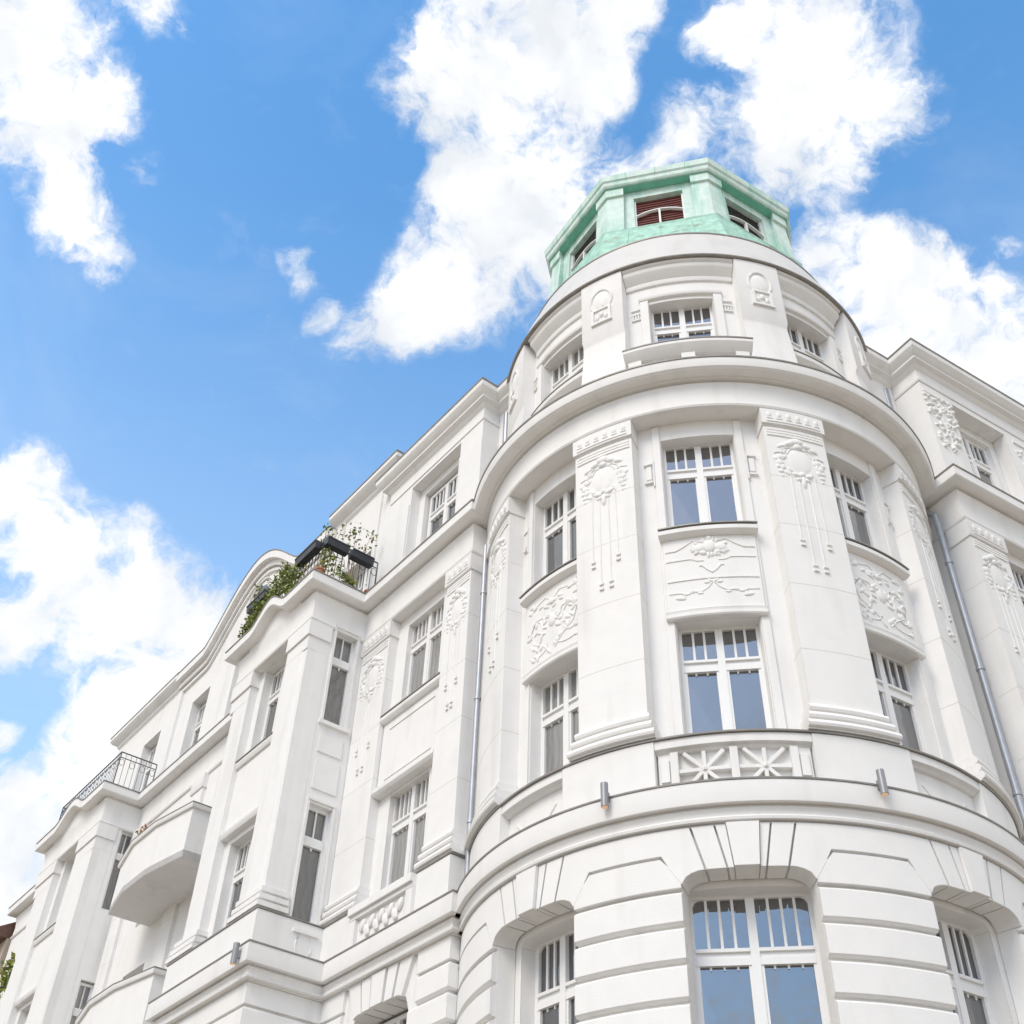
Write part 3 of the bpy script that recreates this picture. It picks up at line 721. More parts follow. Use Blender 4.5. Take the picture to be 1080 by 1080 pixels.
def cupola():
    OFF = -4.3
    verts8 = [OFF+22.5+45*i for i in range(8)]
    def oct_pts(r): return [tower_f(a, r, 0).xy for a in verts8]
    def prism8(m, prof):            # stack of octagons [(r,h)]
        P = []; F = []; n = 8
        for r, h in prof: P += [(p.x, p.y, h) for p in oct_pts(r)]
        for i in range(len(prof)-1):
            for k in range(n): j = (k+1) % n; F.append((i*n+k, i*n+j, (i+1)*n+j, (i+1)*n+k))
        F += [tuple(range(n)), tuple((len(prof)-1)*n+k for k in range(n))]
        m.add(P, F)
    m = MB(); prism8(m, [(3.62, 22.70), (3.52, 23.0), (3.26, 24.03), (3.27, 24.10), (3.2, 24.13), (2.2, 24.14)])
    base = m.build('cupola', COPPERD, B, smooth=False)
    # facets: local frame per face, u along face, v outward from apothem
    rb, rt, h0, h1 = 3.02, 2.92, 24.12, 26.08
    for i in range(8):
        a, b = verts8[i], verts8[(i+1) % 8]; mid = a+22.5
        def F(u, v, h, mid=mid):
            r = rb+(rt-rb)*(h-h0)/(h1-h0); ap = r*math.cos(R(22.5)); q = BIS+R(mid)
            return Vector((C0.x+(ap+v)*math.cos(q)-u*math.sin(q), C0.y+(ap+v)*math.sin(q)+u*math.cos(q), h))
        cx = Ctx(F)
        w = MB(); w.wall(cx, -1.11, 1.11, h0, h1, -.3, 0, [(-.57, .57, 24.3, 25.72)])
        w.build('wall', COPPER, base, smooth=False)
        fr = MB()
        fr.box(cx, -.57, -.53, -.16, -.07, 24.3, 25.7); fr.box(cx, .53, .57, -.16, -.07, 24.3, 25.7); fr.box(cx, -.53, .53, -.16, -.07, 24.3, 24.38)
        ar = [(x/10*.53, 24.98+.16*(1-(x/10)**2)) for x in range(-10, 11)]
        fr.band(cx, [(x, z-.017) for x, z in ar], [(x, z+.017) for x, z in ar], -.1, -.03); fr.box(cx, -.022, .022, -.1, -.035, 24.38, 25.12)
        fr.build('window_frame', FRAME, base)
        gl = MB()
        front = (i == 7)
        if front:
            for k in range(14): z = 24.32+k*.1; gl.prism(Ctx(lambda u, v, h, cx=cx: cx.f(v, u, h)), [(-.15, z), (-.115, z), (-.135, z+.092), (-.15, z+.092)], -.58, .58)
            gl.build('shutter', SHUTTER, base, smooth=False)
        else:
            gl.box(cx, -.58, .58, -.15, -.12, 24.32, 25.0); gl.build('pane', GLASS, base, smooth=False)
            g2 = MB()
            for k in range(8): z = 25.0+k*.09; g2.prism(Ctx(lambda u, v, h, cx=cx: cx.f(v, u, h)), [(-.15, z), (-.115, z), (-.135, z+.085), (-.15, z+.085)], -.58, .58)
            g2.build('shutter', BROWNBLIND, base, smooth=False)
        # corner pier, two-faced
    for a in verts8:
        p = MB()
        def ring(r, h, wd):
            q = BIS+R(a); c = Vector((C0.x+r*math.cos(q), C0.y+r*math.sin(q)))
            o = []
            for s in (-1, 1):
                t = q+s*R(90-22.5+45) if False else q+s*R(112.5)
                o.append(c+Vector((math.cos(t), math.sin(t)))*wd)
            inn = C0+(c-C0)*.84
            return [(o[0].x, o[0].y, h), (c.x, c.y, h), (o[1].x, o[1].y, h), (inn.x, inn.y, h)]
        lv = [(3.17, 24.12, .40), (3.06, 25.70, .385), (3.12, 25.72, .41), (3.11, 26.05, .41)]
        P = []; Fc = []
        for r, h, wd in lv: P += ring(r, h, wd)
        for i in range(3):
            for k in range(4): j = (k+1) % 4; Fc.append((i*4+k, i*4+j, i*4+4+j, i*4+4+k))
        Fc += [(3, 2, 1, 0), (12, 13, 14, 15)]; p.add(P, Fc)
        p.build('corner_pier', COPPER, base, smooth=False)
    e = MB(); prism8(e, [(2.5, 26.03), (3.17, 26.03), (3.20, 26.07), (3.21, 26.18), (3.25, 26.22), (3.27, 26.40), (3.2, 26.48), (2.9, 26.56)])
    e.build('eave', COPPER, base, smooth=False)
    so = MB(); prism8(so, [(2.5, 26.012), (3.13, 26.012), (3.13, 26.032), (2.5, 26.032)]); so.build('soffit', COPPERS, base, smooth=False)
    sm = MB(); P8 = {r: oct_pts(r) for r in (3.245, 3.275, 3.545, 3.27)}
    for i in range(8):
        for q in (.22, .5, .78):
            a0, a1 = P8[3.245][i].lerp(P8[3.245][(i+1) % 8], q), P8[3.275][i].lerp(P8[3.275][(i+1) % 8], q)
            sm.tube3([Vector((a0.x, a0.y, 26.21)), Vector((a1.x, a1.y, 26.41))], .012, n=5)
            b0, b1 = P8[3.545][i].lerp(P8[3.545][(i+1) % 8], q), P8[3.27][i].lerp(P8[3.27][(i+1) % 8], q)
            sm.tube3([Vector((b0.x, b0.y, 22.95)), Vector((b1.x, b1.y, 24.03))], .012, n=5)
    sm.build('seam', COPPERD, base)
    rf = MB(); prism8(rf, [(3.12, 26.5), (2.2, 26.75), (.3, 27.1)]); rf.build('roof', COPPERD, base, smooth=False)
cupola()

# ---- wings -------------------------------------------------------------------------
LP = [(2.47, 2.6), (2.47, 3.82), (6.35, 3.82), (6.35, 5.12), (9.7, 5.12), (9.7, 3.82), (17.75, 3.82), (17.75, 4.85), (22.0, 4.85), (22.0, 3.82), (27.0, 3.82), (27.0, 2.0)]
def PL(p): return C0+dL*p[0]+nL*p[1]
def PR(p): return C0+dR*p[0]+nR*p[1]
LPW = [PL(p) for p in LP]
RP = [PR(p) for p in ((3.05, 2.6), (3.05, 3.87), (16, 3.87), (16, 0))]
# string course on the left wing stands forward of the wall: its own path
LS = [PL(p) for p in ((2.16, 2.6), (2.16, 3.92), (5.86, 3.92), (5.86, 5.33), (9.3, 5.33), (9.3, 3.92), (17.9, 3.92), (17.9, 5.0), (21.9, 5.0), (21.9, 3.92), (27, 3.92), (27, 2))]
def bump_cornice(m, ctx, a, b, prof, amp):
    n = 26; P = []; F = []; k = len(prof)
    for i in range(n+1):
        t = i/n; u = a+(b-a)*t
        x = (t-.5)/.36; z = amp*(.5+.5*math.cos(PI*x)) if abs(x) < 1 else 0
        P += [ctx.f(u, v, h+(z if h > 17.1 else 0)) for v, h in prof]
    for i in range(n):
        for j in range(k): l = (j+1) % k; F.append((i*k+j, i*k+l, (i+1)*k+l, (i+1)*k+j))
    F += [tuple(range(k-1, -1, -1)), tuple(n*k+j for j in range(k))]
    m.add(P, F)
def wing_mouldings():
    m = MB(); pr = [(-.5, 17.2), (.0, 17.2), (.02, 17.235), (.27, 17.235), (.30, 17.26), (.30, 17.47), (-.5, 17.52)]
    f = MB(); fp = [(-.3, 17.525), (.315, 17.473), (.32, 17.5), (-.3, 17.55)]
    for pts in (LPW[:4], LPW[4:8], LPW[8:]):
        pass
    cor = lambda pts, left: (m.path(pts, pr, left), f.path(pts, fp, left))
    cor(LPW[:3]+[PL((6.35, 5.12)), PL((6.9, 5.12))], True)
    cor([PL((9.2, 5.12))]+LPW[4:8]+[PL((18.3, 4.85))], True)
    cor([PL((21.4, 4.85))]+LPW[8:], True)
    cor(RP, False)
    for a, b, d in ((6.9, 9.2, 5.12), (18.3, 21.4, 4.85)):
        bump_cornice(m, WL, a, b, [(d+o, h) for o, h in pr], .42); bump_cornice(f, WL, a, b, [(d+o, h) for o, h in fp], .42)
    m.build('cornice', STUCCO, B, angle=25)
    # frieze, gently coved up to the cornice
    z = MB(); zp = [(-.4, 16.456), (.03, 16.456), (.05, 16.5), (.01, 16.53), (.0, 16.8), (.02, 17.0), (.06, 17.165), (.01, 17.17), (.01, 17.22), (-.4, 17.23)]
    z.path(LPW, zp, True); z.path(RP, zp, False)
    for a, b, d in ((6.9, 9.2, 5.12), (18.3, 21.4, 4.85)):
        bump_cornice(z, WL, a, b, [(d-.4, 17.0), (d+.015, 17.0), (d+.075, 17.26), (d-.4, 17.27)], .42)
    z.build('frieze', STUCCO, B, angle=25)
    s = MB(); sp = [(-.6, 8.775), (-.03, 8.775), (-.03, 8.80), (.06, 8.80), (.07, 8.84), (.04, 8.87), (.05, 8.92), (.085, 8.96), (.05, 8.965), (.05, 9.0), (.17, 9.0), (.175, 9.02), (.17, 9.31), (-.6, 9.36)]
    s.path(LS, sp, True); RS = [PR((2.85, 2.6)), PR((2.85, 3.98)), PR((16, 3.98))]; s.path(RS, sp, False); s.build('string_course', STUCCO, B, angle=25)
    f.path(LS, [(-.3, 9.335), (.182, 9.312), (.186, 9.335), (-.3, 9.365)], True); f.path(RS, [(-.3, 9.335), (.182, 9.312), (.186, 9.335), (-.3, 9.365)], False)
    # parapet ledge at the foot of the main storeys
    p = MB(); LB = [PL(q) for q in ((2.40, 2.6), (2.40, 3.90), (6.22, 3.90), (6.22, 5.22), (9.7, 5.22), (9.7, 3.90), (17.65, 3.90), (17.65, 4.95), (22.1, 4.95), (22.1, 3.9), (27, 3.9))]
    p.path(LB, [(-.5, 9.33), (0, 9.33), (0, 10.13), (-.5, 10.14)], True); p.build('parapet_wall', STUCCO, B)
    f.path(LB, [(-.5, 10.142), (.018, 10.136), (.022, 10.158), (-.5, 10.17)], True)
    f.build('flashing', ZINC, B)
    # ground storey of the left wing with deep joints
    g = MB(); g.path([PL((2.3, 2.6)), PL((2.3, 3.84)), PL((3.2, 3.84))], [(-.5, 0), (0, 0), (0, 8.82), (-.5, 8.82)], True)
    g.path([PL((5.1, 3.84)), PL((5.98, 3.84)), PL((5.98, 5.24)), PL((9.4, 5.24)), PL((9.4, 3.84)), PL((17.9, 3.84)), PL((17.9, 4.95)), PL((21.9, 4.95)), PL((21.9, 3.84)), PL((27, 3.84))], [(-.5, 0), (0, 0), (0, 8.82), (-.5, 8.82)], True)
    g.wall(WL, 3.2, 5.1, 0, 8.82, 3.34, 3.838, [(3.3, 5.0, 4.5, arch_top(4.15, .85, 7.9, .38, .32))]); g.build('wall', STUCCO, B)
    b = MB()
    for k in range(15):
        t = 8.39-.445*k; bt = t-.4
        if bt < 2: break
        cp = [(-.2, bt), (.03, bt), (.06, bt+.035), (.06, t-.035), (.03, t), (-.2, t)]
        e = 3.28 if k else 3.1
        b.path([PR((2.95, 2.6)), PR((2.95, 3.9)), PR((16, 3.9))], cp, False)
        b.path([PL((2.3, 2.6)), PL((2.3, 3.84)), PL((e-.02, 3.84))], cp, True)
        b.path([PL((10.3-2*e+.0 if False else 8.3-e+.02, 3.84)), PL((5.98, 3.84)), PL((5.98, 5.24)), PL((9.4, 5.24)), PL((9.4, 3.84))], cp, True)
    top = [(-.2, 8.43), (.055, 8.43), (.055, 8.77), (-.2, 8.77)]
    b.path([PL((2.3, 2.6)), PL((2.3, 3.84)), PL((3.1, 3.84))], top, True)
    b.path([PL((5.2, 3.84)), PL((5.98, 3.84)), PL((5.98, 5.24)), PL((9.4, 5.24)), PL((9.4, 3.84))], top, True)
    fa = arch_top(4.15, .85, 7.9, .38, .32)
    for x0, x1, y0, y1, v in ((-.16, .16, -.2, .2, 3.93), (.2, .42, .25, .52, 3.91), (-.42, -.2, -.52, -.25, 3.91), (.46, .68, .57, .92, 3.9), (-.68, -.46, -.92, -.57, 3.9)):
        lo = [(4.15+x0+(x1-x0)*i/4, fa(4.15+x0+(x1-x0)*i/4)-.025) for i in range(5)]; hi = [(4.15+y0+(y1-y0)*i/4, 8.77) for i in range(5)]
        b.band(WL, lo, hi, 3.45, v)
    b.build('rustication', STUCCO, B)
    window('gnd', WL, 4.15, 3.42, 5.1)
wing_mouldings()

def storey_bay(ctx, d, pa, pb, wu, flatw=1.95, rel=True, kind='wing', cur=(False, False), p_w=None):
    """one window axis of a wing between two pilasters: recessed wall, windows, apron, sill; pa/pb = pilaster spans"""
    u0, u1 = pa[1], pb[0]
    m = MB(); hw = .62 if kind != 'narrow' else .4
    m.wall(ctx, u0-.1, u1+.1, 10.1, 16.5, d-.65, d-.2, [(wu-hw, wu+hw, 10.16, 12.28), (wu-hw, wu+hw, 14.15, 16.2)])
    m.build('wall', STUCCO, B)
    window(kind, ctx, wu, d-.36, 10.14, curtain=cur[0]); window(kind, ctx, wu, d-.36, 14.1, curtain=cur[1])
    p = MB(); p.box(ctx, u0+.02, u1-.02, d-.25, d-.10, 12.5, 13.93)
    for h in (12.34, 13.92):
        p.sweep(ctx, u0+.01, u1-.01, [(d-.3, h), (d-.05, h), (d-.02, h+.03), (d-.0, h+.06), (d-.0, h+.13), (d-.3, h+.15)])
    p.box(ctx, u0+.25, u1-.25, d-.12, d-.085, 12.62, 12.66); p.box(ctx, u0+.25, u1-.25, d-.12, d-.085, 13.72, 13.76)
    ap = p.build('apron', STUCCO, B)
    f = MB(); f.box(ctx, u0+.01, u1-.01, d-.36, d+.012, 14.072, 14.094); f.build('sill', ZINC, ap)
    b = MB(); l = loc(ctx, wu, d+.02, 9.45)
    return ap
def pilaster(ctx, d, a, b, relief=True, k=1.0, ends=(1, 1), base=True):
    p = MB(); p.box(ctx, a, b, d-.5, d, 10.1, 16.47)
    if base:
        for i in range(3):
            o = .03+.035*i; h1 = 10.62-.15*i
            p.sweep(ctx, a-o*ends[0], b+o*ends[1], [(d-.45, h1-.148), (d+o-.03, h1-.148), (d+o-.03, h1-.125), (d+o+.015, h1-.115), (d+o+.03, h1-.075), (d+o+.015, h1-.03), (d+o-.02, h1), (d-.45, h1)])
    p.sweep(ctx, a-.03*ends[0], b+.03*ends[1], [(d-.45, 16.06), (d+.03, 16.06), (d+.045, 16.09), (d+.045, 16.44), (d-.45, 16.46)])
    o = p.build('pilaster', STUCCO, B)
    j = MB()
    for h in (11.55, 12.75, 13.95, 15.0): j.box(ctx, a-.0012, b+.0012, d-.4, d+.0012, h, h+.012)
    j.build('joint_line', JOINT, o)
    if relief:
        w = b-a; pier_relief(o, ctx, (a+b)/2, d, 16.04, w*.9, .95)
        q = MB(); cap_relief(q, ctx, (a+b)/2, d+.045, 16.08, 16.44, w*.9); q.build('relief', ORN, o, angle=60)
    return o
def left_wing():
    d = 3.82
    pilaster(WL, d, 2.47, 3.27, True); pilaster(WL, d, 5.27, 6.34, True, ends=(1, 0))
    storey_bay(WL, d, (2.47, 3.27), (5.27, 6.34), 4.27, cur=(True, True))
    # side of the first bay (faces the tower), with its narrow windows
    sc = side_ctx(6.35, -1)
    m = MB(); m.wall(sc, 3.6, 5.1, 10.1, 17.3, -.4, -.002, [(4.0, 4.5, 10.2, 12.45), (4.0, 4.5, 14.25, 16.45)]); m.build('wall', STUCCO, B)
    for h in (10.2, 14.25):
        narrow_window(sc, 4.25, -.16, h, .52, 2.25)
        t = MB(); t.box(sc, 3.94, 3.995, -.1, .03, h, h+2.3); t.box(sc, 4.505, 4.56, -.1, .03, h, h+2.3); t.box(sc, 3.94, 4.56, -.1, .035, h+2.302, h+2.36)
        if h > 12: t.box(sc, 3.9, 4.6, -.1, .06, h-.09, h-.0); t.box(sc, 3.98, 4.52, -.1, .02, 12.75, 13.4); t.box(sc, 3.98, 4.52, -.1, .02, 13.55, 13.95)
        t.build('architrave', STUCCO, B)
    r = MB(); l = loc(sc, 4.25, .13, 9.42); r.box(l, -.25, .25, -.02, .05, .5, .56); r.tube(l, arc(0, .3, .16, .22, 0, 360, 18), .015); r.build('relief', ORN, B, angle=60)
    # front of the first bay
    bay_front(6.35, 9.7, 5.12, True)
    bay_front(17.75, 22.0, 4.85, False)
    # long recessed stretch between the bays, with glazed doors behind the balconies
    m = MB()
    holes = []
    for u in (12.2, 15.4): holes += [(u-.6, u+.6, 9.6, 12.1), (u-.6, u+.6, 13.3, 15.9)]
    m.wall(WL, 9.7, 17.75, 8.8, 17.2, 3.4, 3.815, holes); m.build('wall', STUCCO, B)
    for u in (12.2, 15.4):
        window('far', WL, u, 3.55, 9.85, curtain=True); window('far', WL, u, 3.55, 13.65)
    for u in (10.1, 13.8, 17.3): pilaster(WL, 3.9, u-.32, u+.32, False, base=False)
    t = MB(); t.wall(side_ctx(17.75, -1), 3.7, 4.84, 8.8, 17.2, -.4, -.002, [(3.85, 4.22, 10.2, 12.45), (3.85, 4.22, 14.25, 16.45)])
    t.build('wall', STUCCO, B)
    for h in (10.2, 14.25): narrow_window(side_ctx(17.75, -1), 4.03, -.14, h, .40, 2.22)
    t = MB(); t.wall(WL, 22.0, 27, 0, 17.2, 3.4, 3.81, [(23.0, 24.2, 10.2, 12.3), (23.0, 24.2, 14.2, 16.2)]); t.build('wall', STUCCO, B)
    window('far', WL, 23.6, 3.55, 10.2); window('far', WL, 23.6, 3.55, 14.1)
    # far end and back shell
    s = MB(); s.box(WL, 26.9, 27.2, -6, 3.4, 0, 21.4); s.build('wall', STUCCO, B)
def bay_front(a, b, d, near):
    w = b-a; c = (a+b)/2
    pw = (w-1.75)/2
    m = MB(); m.wall(WL, a+.02, b-.02, 9.3, 17.2, d-.6, d-.18, [(c-.56, c+.56, 10.16, 12.3), (c-.56, c+.56, 14.2, 16.42)]); m.build('wall', STUCCO, B)
    window('far', WL, c, d-.42, 10.12, curtain=True); window('far', WL, c, d-.42, 14.2, curtain=True)
    p = MB()
    for x0, x1, oc in ((a, c-.62-.18, a), (c+.62+.18, b, b)):
        # outer corner rounded below the cap
        n = 5; r = .22
        pts = []
        if oc == a:
            pts = [(a, d-.5)]+[(a+r-r*math.cos(R(90*i/n)), d-r+r*math.sin(R(90*i/n))) for i in range(n+1)]+[(x1, d), (x1, d-.5)]
        else:
            pts = [(x0, d-.5), (x0, d)]+[(b-r+r*math.sin(R(90*i/n)), d-r+r*math.cos(R(90*i/n))) for i in range(n+1)]+[(b, d-.5)]
        P = []; k = len(pts)
        for h in (10.6, 15.75): P += [WL.f(u, v, h) for u, v in pts]
        p.add(P, [(j, (j+1) % k, k+(j+1) % k, k+j) for j in range(k)]+[tuple(range(k-1, -1, -1)), tuple(range(k, 2*k))])
        for i in range(3):
            o = .03+.035*i; h1 = 10.62-.15*i
            for q0, q1, z0, z1 in ((o-.03, o-.03, .148, .122), (o+.02, o+.02, .122, .03)): p.box(WL, x0-q0, x1+q0, d-.5, d+q1, h1-z0, h1-z1)
        p.box(WL, x0-.0, x1+.0, d-.5, d+.002, 15.75, 16.47)
        p.box(WL, x0-.035, x1+.035, d-.5, d+.04, 16.08, 16.46)
    for h in (12.42, 14.02):
        p.sweep(WL, c-.8, c+.8, [(d-.3, h), (d-.06, h), (d-.03, h+.05), (d-.02, h+.12), (d-.3, h+.14)])
    p.box(WL, c-.8, c+.8, d-.3, d-.1, 12.5, 14.05)
    p.build('pilaster', STUCCO, B)
    f = MB(); f.box(WL, c-.79, c+.79, d-.4, d-.008, 14.165, 14.185); f.build('sill', ZINC, B)
left_wing()

# carved balustrade panel below the window nearest the tower
def left_balustrade():
    b = MB(); l = loc(WL, 4.27, 3.92, 9.42)
    b.box(l, -.95, .95, -.03, .05, .48, .56); b.box(l, -.95, .95, -.03, .10, .56, .70)
    for x in (-.85, .85): b.box(l, x-.1, x+.1, -.03, .045, -.05, .48)
    for i in range(9):
        x = -.56+.14*i; b.blob(l, x, .26+.06*math.cos(i*PI), .075, .12, .05, rot=.4*(-1)**i)
    b.build('balustrade', STUCCO, B)
left_balustrade()

def right_wing():
    d = 3.87
    pilaster(WR, d, 3.05, 4.0, True); storey_bay(WR, d, (3.05, 4.0), (5.95, 6.9), 4.98); pilaster(WR, d, 5.95, 6.9, True)
    storey_bay(WR, d, (5.95, 6.9), (8.85, 9.8), 7.88); pilaster(WR, d, 8.85, 9.8, True)
    m = MB(); m.box(WR, 9.8, 16, 3.2, 3.86, 8.8, 17.2); m.wall(side_ctxR(3.05), 2.4, 3.86, 9, 17.3, -.5, -.003); m.build('wall', STUCCO, B)
    g = MB(); g.box(WR, 3.0, 16, 3.3, 3.9, 0, 9.4); g.box(WR, 2.95, 16, 3.3, 3.97, 9.4, 10.13); g.build('wall', STUCCO, B)
right_wing()

# ---- attic storeys of the wings ---------------------------------------------------
def attics():
    m = MB()
    # left, next to the tower
    d = 3.62
    m.wall(WL, 2.68, 6.4, 17.4, 21.05, d-.7, d, [(3.5, 5.42, 17.9, 20.52)])
    m.wall(side_ctx(2.68, -1), 1.5, d-.72, 17.4, 21.05, -.5, -.003)
    m.wall(WL, 3.3, 5.7, 17.6, 20.75, d-.62, d-.24, [(3.72, 5.2, 17.8, 20.3)])
    # right, next to the tower
    e = 3.72
    m.wall(WR, 3.22, 16, 17.4, 21.05, e-.7, e, [(4.1+2.9*i, 5.75+2.9*i, 18.2, 20.45) for i in range(2)])
    m.wall(side_ctxR(3.22), 1.5, e-.72, 17.4, 21.05, -.5, -.003)
    for i in range(2): m.wall(WR, 3.9+2.9*i, 6.0+2.9*i, 17.6, 20.7, e-.64, e-.32, [(4.3+2.9*i, 5.55+2.9*i, 18.1, 20.22)])
    m.build('wall', STUCCO, B)
    sb = MB(); sb.box(WL, 1.0, 2.676, 2.6, 3.19, 17.45, 21.03); sb.box(WR, 1.0, 3.214, 2.5, 3.04, 17.45, 21.03); sb.build('wall', STUCCO, B)
    window('wing', WL, 4.46, d-.4, 18.0); 
    for i in range(2): window('std', WR, 4.92+2.9*i, e-.46, 18.0)
    # groove and pilaster bands
    p = MB()
    p.path([PL((2.68, 1.5)), PL((2.68, d)), PL((3.48, d))], [(-.3, 17.55), (.035, 17.55), (.035, 20.0), (-.3, 20.0)], True)
    p.box(WL, 5.44, 6.35, d-.3, d+.035, 17.55, 20.0)
    for h in (20.62,): p.path([PL((2.68, 1.5)), PL((2.68, d)), PL((6.35, d))], [(-.2, h), (.02, h), (.03, h+.05), (.02, h+.09), (-.2, h+.1)], True)
    p.path([PR((3.22, 1.5)), PR((3.22, e)), PR((16, e))], [(-.2, 20.62), (.02, 20.62), (.035, 20.68), (.02, 20.72), (-.2, 20.74)], False)
    po = p.build('pilaster', STUCCO, B)
    # floral relief on the right attic pier, and its neighbour
    r = MB(); rng = random.Random(5)
    for u0 in (3.66, 6.4, 9.3):
        l = loc(WR, u0, e, 18.6); r.box(l, -.42, .42, -.01, .03, 1.72, 1.8)
        for i in range(80):
            z = rng.uniform(.15, 1.75); wd = .42 if z > 1.0 else .32
            r.blob(l, rng.uniform(-wd, wd), z, rng.uniform(.04, .09), rng.uniform(.035, .06), .06, rot=rng.uniform(-1.5, 1.5), n=6, m=4)
        r.tube(l, [(0, .1), (.05, .5), (-.04, 1.0), (0, 1.6)], .03)
        r.build('relief', ORN, po, angle=60); r = MB()
    # roof cornices
    c = MB(); cp = [(-.5, 21.0), (0, 21.0), (.05, 21.04), (.08, 21.1), (.17, 21.13), (.17, 21.2), (.24, 21.25), (.30, 21.34), (.31, 21.46), (-.5, 21.5)]
    fp = [(-.4, 21.505), (.32, 21.465), (.33, 21.5), (-.4, 21.54)]
    f = MB(); sl = MB()
    la = [PL((1.6, 1.9)), PL((1.4, 3.2)), PL((2.68, 3.2)), PL((2.68, d)), PL((6.4, d)), PL((6.4, 3.0))]
    ra = [PR((1.2, 3.05)), PR((3.22, 3.05)), PR((3.22, e)), PR((16, e)), PR((16, 0))]
    c.path(la[1:], cp, True); f.path(la[1:], fp, True); c.path(ra, cp, False); f.path(ra, fp, False)
    # middle section behind the terrace, the curved gable and the far section
    g = 3.5
    w = MB()
    w.wall(WL, 6.4, 9.2, 17.4, 21.9, g-.5, g, [(7.1, 8.5, 17.6, 19.9)])
    w.wall(WL, 18.0, 22.6, 17.4, 21.55, g-.5, g, [(19.0, 20.2, 18.2, 20.5)])
    def gt(u):                               # bell-shaped gable outline
        x = (u-13.5)/2.75; return 21.72+1.72*(.5+.5*math.cos(PI*max(-1, min(1, x))))**.62
    n = 44; us = [9.2+8.8*i/n for i in range(n+1)]
    holes = [(10.9, 12.1, 18.1, 20.5), (13.0, 14.2, 18.1, 20.5), (15.75, 16.85, 18.1, 20.4)]
    w.wall(WL, 9.2, 18.0, 17.4, 21.1, g-.5, g-.001, [h for h in holes if h[2] < 21])
    w.band(WL, [(u, 21.1) for u in us], [(u, gt(u)-.02) for u in us], g-.5, g)
    w.box(WL, 7.0, 7.14, g-.1, g+.05, 17.5, 21.6); w.box(WL, 6.402, 6.7, 2.8, g+.06, 17.4, 21.85); w.box(WL, 8.8, 9.15, g-.1, g+.06, 17.5, 21.85); w.box(WL, 17.75, 18.1, g-.1, g+.08, 17.5, 21.3)
    w.wall(side_ctx(6.4, -1), 1.5, g-.01, 21.0, 21.95, -.4, -.003)
    w.build('wall', STUCCO, B)
    gb = MB()
    for o0, o1, v in ((-.14, .12, g+.28), (-.34, -.14, g+.14), (-.5, -.38, g+.07)):
        gb.band(WL, [(u, gt(u)+o0) for u in us], [(u, gt(u)+o1) for u in us], g-.3, v)
    gb.tube3([WL.f(13.5+.75*math.cos(R(t)), g+.02, 22.15+.7*math.sin(R(t))) for t in range(-20, 201, 20)], .04)
    gb.build('gable', STUCCO, B)
    f.band(WL, [(u, gt(u)+.122) for u in us], [(u, gt(u)+.15) for u in us], g-.5, g+.30)
    cp2 = [(-.5, 22.0), (0, 22.0), (.06, 22.06), (.08, 22.14), (.2, 22.2), (.28, 22.3), (.28, 22.42), (-.5, 22.46)]
    fp2 = [(-.5, 22.465), (.295, 22.425), (.3, 22.455), (-.5, 22.5)]
    A2 = [PL((6.4, 2.2)), PL((6.4, g)), PL((9.3, g))]; A3 = [PL((17.9, g)), PL((22.6, g)), PL((22.6, 2))]
    for A, dz in ((A2, -.2), (A3, -.55)):
        c.path(A, [(o, h+dz) for o, h in cp2], True); f.path(A, [(o, h+dz) for o, h in fp2], True)
    c.build('roof_cornice', STUCCO, B, angle=25); f.build('flashing', ZINC, B)
    # dark glazing behind the far attic openings
    for u, h in ((7.8, 17.7), (11.5, 18.2), (13.6, 18.2), (16.3, 18.1), (19.6, 18.2)): window('far', WL, u, g-.3, h, curtain=True)
    k = MB(); l = loc(WL, 13.5, g+.001, 21.75); k.prism(l, [(-.5, 0), (.5, 0), (.5, .55), (.3, .8), (0, .9), (-.3, .8), (-.5, .55)], -.02, .02); k.build('pane', GLASS, B)
    # roofs
    rl = MB()
    rl.box(WL, .5, 6.4, -6, 3.2, 21.3, 21.45); rl.box(WL, 6.4, 22.6, -6, 3.0, 21.3, 21.5)
    rl.prism(Ctx(lambda u, v, h: WL.f(v, u, h)), [(3.1, 21.52), (-3, 21.52), (-3, 23.0), (.4, 23.0)], 6.6, 22.4)
    rl.prism(Ctx(lambda u, v, h: WL.f(v, u, h)), [(3.15, 21.4), (-1, 21.4), (-1, 23.35), (3.1, 23.2)], 12.1, 14.9)
    rl.prism(Ctx(lambda u, v, h: WR.f(v, u, h)), [(3.3, 21.45), (-4, 21.45), (-4, 23.2), (1.2, 23.2)], 2.0, 16)
    rl.prism(Ctx(lambda u, v, h: WR.f(v, u, h)), [(2.75, 21.45), (0, 21.45), (0, 23.0), (1.4, 22.6)], .8, 3.6)
    rl.build('roof', SLATE, B, smooth=False)
    # plain rear shell so the house is a solid
    q = MB(); q.box(WL, .5, 27, -6.3, -6, 0, 21.4); q.box(WR, .5, 16, -6.3, -6, 0, 21.4); q.box(WR, 15.9, 16.2, -6, 3.2, 0, 21.3); q.box(WL, 2, 27, -6, 3.0, 17.2, 17.4); q.box(WR, 2, 16, -6, 3.0, 17.2, 17.4)
    q.build('rear_wall', STUCCO, B)
attics()

